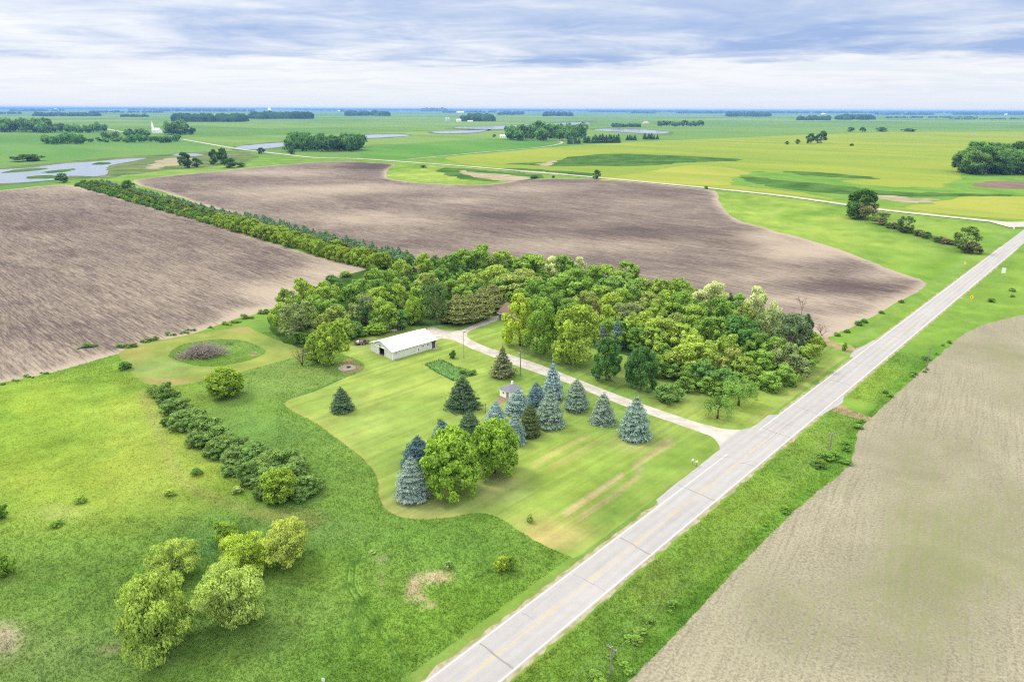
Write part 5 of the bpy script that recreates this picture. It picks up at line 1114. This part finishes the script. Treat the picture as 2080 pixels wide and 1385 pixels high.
def brush():
    c = at(412, 722)[:2]; t = MB(); r = random.Random(12); ax = at(470, 715)[:2]-at(375, 724)[:2]; L_ = np.linalg.norm(ax); ax /= L_; nx = np.array([-ax[1], ax[0]])
    for k in range(900):
        u = r.gauss(0, .42)*L_*.5; u = max(-L_*.55, min(L_*.55, u)); v = r.gauss(0, 1.7); top = 2.6*math.exp(-(u/(L_*.36))**2)
        z = r.uniform(0, top); p = np.array([*(ax*u+nx*v), z]); a = r.uniform(0, 6.28); d = np.array([math.cos(a), math.sin(a), r.uniform(-.15, .9)]); ln = r.uniform(1.0, 3.4)
        q = p+d*ln; q[2] = max(q[2], .05); m = (p+q)/2+np.array([r.uniform(-.2, .2), r.uniform(-.2, .2), r.uniform(0, .2)])
        t.tube([p, m, q], [.075*r.uniform(.6, 1.6), .055, .02], 4, False)
    o = t.build('brush_pile', plain('grey_branches', C(200, 186, 178), .9, .25, 2)); o.location = (c[0], c[1], 0); tag(o, 'pile of cut grey branches on the grass island inside the mown ring', 'brush pile')
    c = at(466, 700)[:2]; mb = MB()
    for k in range(60):
        p = np.array([r.gauss(0, .9), r.gauss(0, .7), r.uniform(0, .7)]); a = r.uniform(0, 6.28); q = p+np.array([math.cos(a), math.sin(a), r.uniform(0, .6)])*r.uniform(.5, 1.3); mb.tube([p, q], [.04, .012], 4, False)
    o = mb.build('brush_pile', M_TWIG); o.location = (c[0], c[1], 0); tag(o, 'smaller brown heap of twigs behind the big branch pile', 'brush pile')
    sheet('bare_soil', [(507, 722), (512, 716), (523, 716), (525, 720), (514, 725)], M_DIRT, .036)
brush()

# poles, wires, signs, mailboxes
def wire_pts(a, b, sag, n=14):
    a, b = np.array(a), np.array(b); return [a+(b-a)*t-np.array([0, 0, 4*sag*t*(1-t)]) for t in np.linspace(0, 1, n)]
def line_pole(x, base, h, label, arm=True):
    a = at(x, base); t = empty('utility_pole', (a[0], a[1], 0), math.radians(90)-RD); tag(t, label, 'utility pole', 'poles along the road')
    mb = MB(); mb.tube([(0, 0, 0), (0, 0, h)], [.16, .11], 9); mb.build('post', M_POLE, t)
    mb = MB(); mb.box((-.06, -.75, h-.45), (.06, .75, h-.32)); ca = mb.build('crossarm', M_POLE, t)
    for y in (-.68, .68): mb = MB(); mb.lathe([(.05, h-.31), (.07, h-.2), (.03, h-.12)], 8, (0, y)); mb.build('insulator', M_STEEL, ca)
    return np.array([a[0], a[1], h-.15])
hp = 7.2
def pole_h(x, b, t): return height_at(x, b, t)
P1 = line_pole(1240, 1370, pole_h(1240, 1370, 1312), 'wooden line pole standing in the brush at the bottom edge of the view')
P2 = line_pole(1683, 925, pole_h(1683, 925, 880), 'wooden line pole opposite the driveway between road and stubble field')
P3 = line_pole(1880, 755, pole_h(1880, 755, 706), 'wooden line pole farthest up the road beside the brush')
du = P2-P1; du[2] = 0; du /= np.linalg.norm(du); dn = np.array([-du[1], du[0], 0])
far_p = P3+(P3-P2); near_p = P1-(P2-P1)*.8
for s, side in ((.68, 'left'), (-.68, 'right')):
    for (a, b), l in (((near_p, P1), 'from the bottom edge pole out of the picture'), ((P1, P2), 'between the bottom edge pole and the pole opposite the driveway'), ((P2, P3), 'between the pole opposite the driveway and the farthest pole')):
        mb = MB(); mb.tube(wire_pts(a+dn*s, b+dn*s, 1.0, 20), .014, 4); tag(mb.build('power_line', M_WIRE), 'thin %s wire running %s' % (side, l), 'wire', 'power lines along the road')
def yard_pole():
    a = at(1057, 763); h = height_at(1057, 763, 708); t = empty('utility_pole', (a[0], a[1], 0), math.radians(-20)); tag(t, 'grey utility pole with transformer can beside the driveway', 'utility pole')
    mb = MB(); mb.tube([(0, 0, 0), (0, 0, h)], [.17, .11], 9); mb.build('post', M_POLE, t)
    mb = MB(); mb.box((-.7, -.06, h-.55), (.7, .06, h-.42)); mb.build('crossarm', M_POLE, t)
    mb = MB(); mb.lathe([(.02, h-2.1), (.24, h-2.1), (.26, h-2.0), (.26, h-1.25), (.2, h-1.15), (.05, h-1.1)], 14, (-.3, -.12)); tr = mb.build('transformer', plain('pale_grey_paint', C(222, 224, 222), .5, .05), t)
    mb = MB(); mb.tube([(-.3, -.12, h-1.12), (-.3, -.12, h-.8)], .04, 6); mb.build('bushing', M_BLACK, tr)
    top = np.array([a[0], a[1], h-.4])
    for o, l in ((.5, 'upper'), (-.4, 'lower')):
        mb = MB(); mb.tube(wire_pts(top+np.array([o*.5, 0, o*.25]), P2+np.array([0, 0, o*.25]), 1.6, 24), .012, 4); tag(mb.build('power_line', M_WIRE), 'thin %s wire crossing the driveway lawn from the yard pole to the road' % l, 'wire')
yard_pole()
def light_pole():
    a = at(942, 728); h = height_at(942, 728, 674); t = empty('yard_light', (a[0], a[1], 0), .4); tag(t, 'slim white pole with a meter box, on the lawn right of the shed', 'light pole')
    mb = MB(); mb.tube([(0, 0, 0), (0, 0, h-.6)], [.1, .06], 8); mb.build('post', plain('white_pole', C(220, 216, 206), .6, .06), t)
    mb = MB(); mb.tube([(0, 0, h-.6), (0, 0, h)], .07, 8); mb.tube([(0, 0, h-.1), (.5, 0, h+.02)], .03, 6); mb.lathe([(.05, h+.05), (.18, h-.1), (.15, h-.2)], 10, (.55, 0)); mb.build('lamp_head', M_DARK, t)
    mb = MB(); mb.box((-.2, -.15, 0), (.2, .15, .25)); mb.box((-.16, -.2, .8), (.16, -.08, 1.5)); mb.box((-.14, -.18, .25), (.14, -.09, .8)); mb.build('meter_box', plain('box_grey', C(214, 208, 190), .6), t)
    a = at(986, 838); t = empty('lamp_post', (a[0], a[1], 0)); tag(t, 'short black lamp post on the lawn left of the white hut', 'lamp post')
    mb = MB(); mb.lathe([(.12, 0), (.12, .15), (.05, .25), (.045, 2.0)], 8); mb.build('post', M_BLACK, t)
    mb = MB(); mb.lathe([(.06, 2.0), (.15, 2.1), (.17, 2.4), (.02, 2.55)], 8); mb.build('lantern', plain('lantern_glass', C(150, 146, 140), .3), t)
light_pole()
def sign(name, x, base, top, wpx, col, label, shape='diamond', face=0):
    a = at(x, base); h = height_at(x, base, top); w = wpx*depth(a)/F; t = empty(name, (a[0], a[1], 0), math.radians(face)); tag(t, label, 'sign')
    mb = MB(); mb.box((-.03, -.03, 0), (.03, .03, h)); mb.build('post', M_STEEL, t); mb = MB(); r = w/2
    P = [(0, -.05, h-2*r), (r, -.05, h-r), (0, -.05, h), (-r, -.05, h-r)] if shape == 'diamond' else ([(-r, -.05, h-1.6*w), (r, -.05, h-1.6*w), (r, -.05, h), (-r, -.05, h)] if shape == 'rect' else [(-r, -.05, h-.9*w), (r, -.05, h-.45*w), (-r, -.05, h)])
    mb.prism(P, (0, .02, 0)); pn = mb.build('panel', plain(name+'_panel', col, .6, .03), t)
    return t, h, r, pn
sign('warning_sign', 1960, 540, 531, 8, (.85, .66, 0), 'yellow pennant sign on the left road verge', 'pennant', 20)
t, h, r, pn = sign('warning_sign', 1972, 613, 599, 9, (.85, .60, 0), 'yellow diamond warning sign on the right road verge', 'diamond', -10)
mb = MB(); mb.box((-.06, -.062, h-r*1.5), (.06, -.052, h-r*.6)); mb.box((-r*.35, -.062, h-r*1.15), (-.06, -.052, h-r*.95)); mb.build('symbol', M_BLACK, pn)
sign('road_sign', 2036, 562, 544, 7, (.75, .76, .75), 'white rectangular road sign on the right verge', 'rect', -25)
sign('road_sign', 2059, 466, 459, 5, (.75, .76, .75), 'tiny white sign at the gravel road junction', 'rect', 20)
sign('survey_marker', 657, 1384, 1376, 7, (.72, .70, .66), 'small white square marker in the grass at the bottom edge', 'rect', 5)
def mailbox(x, base, label):
    a = at(x, base); t = empty('mailbox', (a[0], a[1], 0), math.radians(45)); tag(t, label, 'mailbox', 'mailboxes by the road')
    mb = MB(); mb.box((-.05, -.05, 0), (.05, .05, 1.05)); mb.build('post', M_POLE, t); mb = MB()
    pr = [(-.12, z, 1.05+h_) for z, h_ in []]
    ang = np.linspace(0, math.pi, 8); mb.prism([(.28, -.13, 1.05), (.28, .13, 1.05)]+[(.28, .13*math.cos(q), 1.18+.13*math.sin(q)) for q in ang], (-.56, 0, 0)); mb.build('box', plain('mailbox_white', (.7, .71, .72), .5), t)
mailbox(1406, 944, 'white mailbox on a post, left of the two by the road'); mailbox(1414, 947, 'white mailbox on a post, right of the two by the road')
# garden bed
def garden():
    G = [(863, 741), (895, 731), (925, 745), (964, 757), (958, 764), (922, 774), (890, 758)]
    sheet('garden_bed', G, patch_mat('weedy_bed', C(100, 158, 66), C(132, 176, 84), .5), .036, False, .1)
    r = random.Random(3); mb = MB(); pts = []
    ring = [at(x, y)[:2] for x, y in G]
    for i in range(len(ring)):
        a, b = ring[i-1], ring[i]; n = int(np.linalg.norm(b-a)/.10)
        for k in range(n): pts.append(a+(b-a)*r.random()+np.array([r.gauss(0, .22), r.gauss(0, .22)]))
    lo, hi = np.min(ring, 0), np.max(ring, 0)
    for k in range(700):
        p = np.array([r.uniform(lo[0], hi[0]), r.uniform(lo[1], hi[1])])
        if pip(p[None], np.array(ring))[0]: pts.append(p)
    for p in pts:
        h = r.uniform(.3, .75); a = r.uniform(0, 3.14); w = .09
        mb.face([(p[0]-w*math.cos(a), p[1]-w*math.sin(a), .02), (p[0]+w*math.cos(a), p[1]+w*math.sin(a), .02), (p[0]+r.gauss(0, .12), p[1]+r.gauss(0, .12), h)])
    o = mb.build('garden_weeds', plain('weeds', C(110, 168, 96), .9, .3, 2)); tag(o, 'tall weeds framing the long garden bed on the lawn', 'weeds', kind='stuff')
    for x, y in ((940, 757), (952, 760), (960, 759)): ptree('shrub0', x, y+4, y-8, 18, C(112, 160, 66), 'leafy plant at the right end of the garden bed', 'plant', 'plants in the garden bed', parts=False, name='garden_plant')
garden()

# distant farms
def gable_house(name, x, base, wpx, hpx, col, roof, label, cat, az=60, ratio=1.6, group=None):
    a = at(x, base); d = depth(a)/F; w = wpx*d; h = hpx*d; t = empty(name, (a[0], a[1], 0), math.radians(az)); tag(t, label, cat, group)
    l, dp, wh = w/2, w/ratio/2, h*.6; mb = MB(); mb.box((-l, -dp, 0), (l, dp, wh))
    for s in (-1, 1): mb.prism([(s*l, -dp, wh), (s*l, dp, wh), (s*l, 0, h-.05)], (-s*.1, 0, 0))
    mb.build('wall', plain(name+'_paint', col, .7, .05), t); mb = MB()
    for s in (-1, 1):
        p = [(-l-.4, s*(dp+.4), wh-.3), (l+.4, s*(dp+.4), wh-.3), (l+.4, 0, h), (-l-.4, 0, h)]; mb.prism(p if s < 0 else p[::-1], (0, 0, .2))
    mb.build('roof', plain(name+'_tin', roof, .6, .05), t)
    for k in (-.5, .1, .6):
        mb = MB(); mb.box((l*k-.5, -dp-.05, wh*.3), (l*k+.5, -dp+.02, wh*.75)); mb.build('window', M_GLASS, t)
    return t
WHT = (.8, .8, .8)
gable_house('old_shed', 850, 550, 26, 10, C(150, 130, 118), C(172, 142, 124), 'old low shed with a tan-brown roof between the tree belt and the wood', 'shed', 60)
gable_house('old_shed', 822, 557, 22, 9, C(140, 124, 114), C(158, 132, 120), 'smaller brown roofed shed left of the tan roofed one at the belt end', 'shed', 50)
for x_, y_, w_, h_, l_ in [(113, 224, 4, 3, 'tiny white farm building under the left horizon'), (158, 234, 4, 3, 'tiny white building in the far left shelter belt'), (690, 227, 5, 2.5, 'tiny white farm building under the horizon left of centre'), (1165, 225, 4, 2.5, 'tiny white farm building under the horizon right of centre'), (1672, 233, 7, 2.5, 'tiny white farm building under the right horizon'), (2043, 234, 5, 2.5, 'tiny white farm building at the far right horizon')]:
    gable_house('farm_shed', x_, y_, w_, h_, WHT, WHT, l_, 'shed', 0)
def church():
    a = at(313, 270); d = depth(a)/F; t = empty('church', (a[0], a[1], 0), math.radians(-28), (1.35, 1.35, 1.15)); tag(t, 'small white church with a pointed steeple among dark trees', 'church')
    m = plain('church_white', (.8, .8, .8), .6, .03); L_, W_, h, rg = 22.0, 10.0, 6.5, 12.0
    mb = MB(); mb.box((0, -W_/2, 0), (L_, W_/2, h))
    for x, s in ((0, 1), (L_, -1)): mb.prism([(x, -W_/2, h), (x, W_/2, h), (x, 0, rg-.1)], (s*.2, 0, 0))
    mb.build('wall', m, t); mb = MB()
    for s in (-1, 1):
        p = [(-.3, s*(W_/2+.5), h-.5), (L_+.3, s*(W_/2+.5), h-.5), (L_+.3, 0, rg), (-.3, 0, rg)]; mb.prism(p if s < 0 else p[::-1], (0, 0, .2))
    mb.build('roof', plain('church_roof', (.55, .57, .6), .7), t)
    mb = MB(); mb.box((-4.4, -2.2, 0), (-.01, 2.2, 15)); tw = mb.build('tower', m, t)
    mb = MB(); mb.tube([(-2.2, 0, 15), (-2.2, 0, 30)], [2.6, .08], 8); mb.build('spire', m, tw)
    mb = MB(); mb.box((-3.2, -2.25, 10), (-1.2, -2.15, 13)); mb.build('louvre', M_GLASS, tw)
    for k in range(4): mb = MB(); mb.box((3+k*5, -W_/2-.06, 2), (4.2+k*5, -W_/2+.02, 5.2)); mb.build('window', M_GLASS, t)
church()
def silo(x, base, top, wpx, col, label, dome):
    a = at(x, base); d = depth(a)/F; h = height_at(x, base, top); r = wpx*d/2; t = empty('silo', (a[0], a[1], 0)); tag(t, label, 'silo')
    mb = MB(); mb.lathe([(r, 0), (r, h-r*.6)], 18); mb.build('barrel', plain('silo_skin', col, .6, .1, .5), t, False)
    mb = MB(); mb.lathe([(r*1.02, h-r*.6), (r*.8, h-r*.2), (r*.4, h), (.02, h+.1)], 18); mb.build('dome', plain('silo_dome', dome, .5), t)
silo(1076, 281, 257, 8, C(222, 200, 186), 'tall pale concrete silo rising out of the farm trees', (.5, .5, .5)); silo(1083, 281, 259, 5, C(66, 84, 120), 'dark blue silo right beside the tall pale one', C(80, 96, 130))
gable_house('barn', 1022, 280, 13, 6, WHT, WHT, 'low white barn at the left end of the silo farm', 'barn', 5); gable_house('farm_shed', 1036, 281, 10, 5, (.6, .6, .6), (.7, .7, .7), 'grey shed between the white barn and the silo trees', 'shed', 20)
for k, (x, w) in enumerate([(907, 4), (911.5, 4)]): silo(x, 246, 239.5, w, (.55, .57, .6), ('left' if k == 0 else 'right')+' grain bin of the pair at the far white farm', (.6, .6, .6))
gable_house('barn', 932, 247.5, 9, 5, WHT, (.75, .75, .75), 'white house at the far farm right of the grain bins', 'house', 10); gable_house('farm_shed', 943, 246, 9, 4, C(230, 210, 180), (.8, .8, .8), 'cream shed at the far farm beside the grove', 'shed', 0); gable_house('farm_shed', 955, 248, 10, 3, (.7, .7, .7), (.6, .6, .6), 'low grey shed at the far farm grove', 'shed', 0)
gable_house('farm_shed', 410, 247, 8, 2.6, WHT, WHT, 'tiny white shed in the long grove beyond the church', 'shed', 0); gable_house('farm_shed', 1391, 255.5, 5, 5, WHT, (.7, .7, .7), 'small white shed in the grove right of the mound', 'shed', 10)
gable_house('farm_shed', 430, 246, 5, 3, WHT, WHT, 'second tiny white shed in the long grove beyond the church', 'shed', 0); gable_house('farm_shed', 935, 230, 14, 3, WHT, WHT, 'faint white farm shed under the horizon, centre', 'shed', 0)
gable_house('farm_shed', 2058, 354, 13, 6, WHT, WHT, 'white shed in front of the wood at the right picture edge', 'shed', 0); gable_house('farm_shed', 1996, 353.5, 10, 3, (.6, .6, .62), (.7, .7, .72), 'low grey shed left of the white one by the right wood', 'shed', 0)
gable_house('grain_elevator', 548, 230, 5, 10, WHT, WHT, 'tall white elevator among the far left trees', 'elevator', 0, 1.1)
sheet('bare_soil', [(1975, 378), (2000, 370), (2040, 369), (2200, 373), (2200, 382), (2060, 384)], patch_mat('garden_soil', C(140, 122, 112), C(164, 142, 128), .05), .24)
a = at(1312, 251); mb = MB(); d = depth(a)/F; mb.lathe([(8.5*d, 0), (6*d, 2.2*d), (3*d, 4*d), (.5*d, 4.6*d)], 16); o = mb.build('gravel_mound', plain('pale_gravel', C(236, 206, 190), .9, .1, .05)); o.location = (a[0], a[1], 0); tag(o, 'pale heap of gravel on the far green plain', 'gravel heap')

# far woods: masses towards the horizon
def far_woods():
    r = np.random.default_rng(31); V = []; Fc = []; n0 = 0; VV = []
    th = np.linspace(0, 2*np.pi, 7)[:-1]
    base = np.concatenate([[[np.cos(t), np.sin(t), 0] for t in th], [[.92*np.cos(t+.4), .92*np.sin(t+.4), .55] for t in th], [[.5*np.cos(t), .5*np.sin(t), .9] for t in th], [[0, 0, 1]]])
    fa = [[k, (k+1) % 6, 6+(k+1) % 6, 6+k] for k in range(6)]+[[6+k, 6+(k+1) % 6, 12+(k+1) % 6, 12+k] for k in range(6)]; tr = [[12+k, 12+(k+1) % 6, 18] for k in range(6)]
    T4, T3 = np.array(fa), np.array(tr); Q4, Q3 = [], []
    def lump(p, w, h):
        nonlocal n0
        b = base*np.array([w, w, h])*(1+r.normal(0, .10, (19, 1))); V.append(b+np.array([p[0], p[1], 0])); VV.append(np.clip(np.full(19, r.uniform(.1, .7))+r.normal(0, .1, 19), 0, 1)); Q4.append(T4+n0); Q3.append(T3+n0); n0 += 19
    def row(x0, x1, y, hpx, dens=1.0, dy=0.6):
        n = int((x1-x0)*dens)
        for k in range(n):
            x = r.uniform(x0, x1); a = at(x, y-r.uniform(0, dy)); d = depth(a)/F; h = hpx*d*r.uniform(.55, 1.1); lump(a, h*r.uniform(.5, 1.1), h)
    for x0, x1, b, t in [(362, 492, 248, 234), (510, 626, 242, 229), (707, 788, 236, 227), (943, 1000, 247, 234), (1012, 1060, 234, 228), (1105, 1162, 236.5, 229), (1625, 1682, 245, 237), (1700, 1775, 244, 235), (1480, 1562, 237.5, 229), (70, 204, 236.5, 230), (860, 910, 227, 221), (1245, 1300, 259, 253)]:
        row(x0, x1, b, (b-t), .9, 2.0)
    for x0, x1, b, h in [(20, 130, 226.5, 4), (180, 330, 229.5, 4), (330, 520, 227, 4), (240, 300, 238, 5), (260, 480, 225, 4), (900, 1010, 229.5, 4), (620, 860, 225.5, 3), (1370, 1470, 231, 5), (1940, 2100, 234, 5), (1560, 1640, 231, 4), (1780, 1900, 234, 4), (1800, 1990, 240, 3), (1285, 1330, 231, 4), (1930, 2080, 243, 2.5), (690, 730, 228, 3), (-30, 40, 232, 4), (1000, 1400, 227, 3), (1400, 2100, 231, 4)]:
        row(x0, x1, b, h, .5, .8)
    for x0, x1, b, h, de in [(-150, 700, 222.5, 3.6, 1.1), (600, 1300, 224.2, 4.2, 1.3), (1200, 2250, 228.5, 6.0, 1.4), (-150, 900, 221, 3, 1), (800, 1400, 224, 4, .8), (1350, 2250, 227.5, 5, 1.0)]:
        for k in range(int((x1-x0)*de)):
            x = r.uniform(x0, x1); y = b+(x-1040)*.0022*0-r.uniform(0, 1.0); yh = 222.3+(x-1040)*.00385; y = max(y, yh+.9); a = at(x, y); d = depth(a)/F; h = h_ = h*d*r.uniform(.6, 1.05) if False else min(h*d, 46)*r.uniform(.6, 1.05); lump(a, 60*r.uniform(.6, 1.6), h_)
    o = link('far_woods', mesh_np('far_woods', np.concatenate(V), [np.concatenate(Q4), np.concatenate(Q3)], {'v': np.concatenate(VV)}), M_LEAF); o.color = (*C(60, 100, 56), 1)
    tag(o, 'far woods and shelter belts thinning out towards the hazy horizon', 'woods', kind='stuff')
far_woods()

# tall grass tufts in the rough ground near the camera
def tufts():
    N = 760000; d0 = rng.uniform(0, 1, N); rad = 34+202*d0**1.35; az = rng.uniform(math.radians(-50), math.radians(50), N)
    P = np.stack([rad*np.sin(az), rad*np.cos(az)], 1); q = proj(np.c_[P, np.zeros(N)])
    P = P[(q[:, 0] > -160) & (q[:, 0] < 2240) & (q[:, 1] < 1900)]
    keep = ~pip(P, outline(LAWN_PX, True, 0)); P = P[keep]
    inl = pip(P, outline(LOOP_PX, True, 0)) & ~pip(P, outline(ISLE_PX, True, 0)); P = P[~inl]
    for px in (FA_PX, FB_PX, FC_PX): P = P[~pip(P, outline(px, True, 0))]
    n = (P-R0)@RN; P = P[(n < -2.6) | (n > RW+1.3)]; qq = proj(np.c_[P, np.zeros(len(P))])
    for ln_, wd_, *_ in G_LINES[1:5]: k_ = segdist(qq, np.array(ln_, float), False) > wd_*.8; P, qq = P[k_], qq[k_]
    s = (P-R0)@RV; n = (P-R0)@RN
    P = P[~((n > RW) & (n < RW+9) & (abs(s-road_s(1705, 815)) < 4.5))]
    col = ground_colour(P); m = len(P); clump = .5+.5*np.sin(P[:, 0]*1.1+2*np.sin(P[:, 1]*.7))*np.sin(P[:, 1]*.9+1.5*np.sin(P[:, 0]*.5))
    q = proj(np.c_[P, np.zeros(m)]); short = ((q[:, 0] < 560) & (q[:, 1] > 780) & (q[:, 1] < 1050))
    h = rng.uniform(.18, .46, m)*(.6+.7*clump)*np.where(short, .55, 1.0); w = rng.uniform(.025, .065, m)
    V = np.zeros((m, 2, 3, 3)); cols = np.zeros((m, 2, 3, 3))
    f = np.clip(rng.normal(1.5, .2, m), .7, 1.9)
    for k in range(2):
        a = rng.uniform(0, 2*np.pi, m); dx = np.stack([np.cos(a), np.sin(a)], 1)*w[:, None]; of = rng.normal(0, .07, (m, 2))
        V[:, k, 0, :2] = P+of-dx; V[:, k, 1, :2] = P+of+dx; V[:, k, 2, :2] = P+of+rng.normal(0, .14, (m, 2)); V[:, k, 2, 2] = h*rng.uniform(.7, 1.1, m); V[:, k, :2, 2] = .015
        cols[:, k] = (col*f[:, None]*np.array([1.06, 1.02, .95]))[:, None, :]
    V = V.reshape(-1, 3); me = mesh_np('tall_grass', V, [np.arange(len(V)).reshape(-1, 3)], {'Col': np.clip(cols.reshape(-1, 3), 0, .6)})
    mt = bpy.data.materials.new('grass_blades'); mt.use_nodes = True; nt = mt.node_tree; nt.nodes.clear(); out = nd(nt, 'ShaderNodeOutputMaterial'); c = attr(nt, 'Col')
    d = nd(nt, 'ShaderNodeBsdfDiffuse'); nt.links.new(c, d.inputs[0]); t = nd(nt, 'ShaderNodeBsdfTranslucent'); nt.links.new(c, t.inputs[0])
    mx = nd(nt, 'ShaderNodeMixShader'); mx.inputs[0].default_value = .45; nt.links.new(d.outputs[0], mx.inputs[1]); nt.links.new(t.outputs[0], mx.inputs[2]); nt.links.new(mx.outputs[0], out.inputs[0])
    tag(link('tall_grass', me, mt), 'tall rough grass over the meadow, ditch and road verges', 'grass', kind='stuff')
tufts()

# haze: one even body of air over the plain
def haze():
    mb = MB(); mb.box((-26000, -400, -1), (26000, 34000, 84)); m = bpy.data.materials.new('haze_air'); m.use_nodes = True; nt = m.node_tree; nt.nodes.clear()
    out = nd(nt, 'ShaderNodeOutputMaterial'); v = nd(nt, 'ShaderNodeVolumePrincipled'); v.inputs['Color'].default_value = (.20, .38, .88, 1); v.inputs['Density'].default_value = 5.2e-5; v.inputs['Anisotropy'].default_value = .0
    nt.links.new(v.outputs[0], out.inputs['Volume']); o = mb.build('haze', m); tag(o, 'pale blue haze lying over the far plain', 'haze', kind='stuff')
haze()
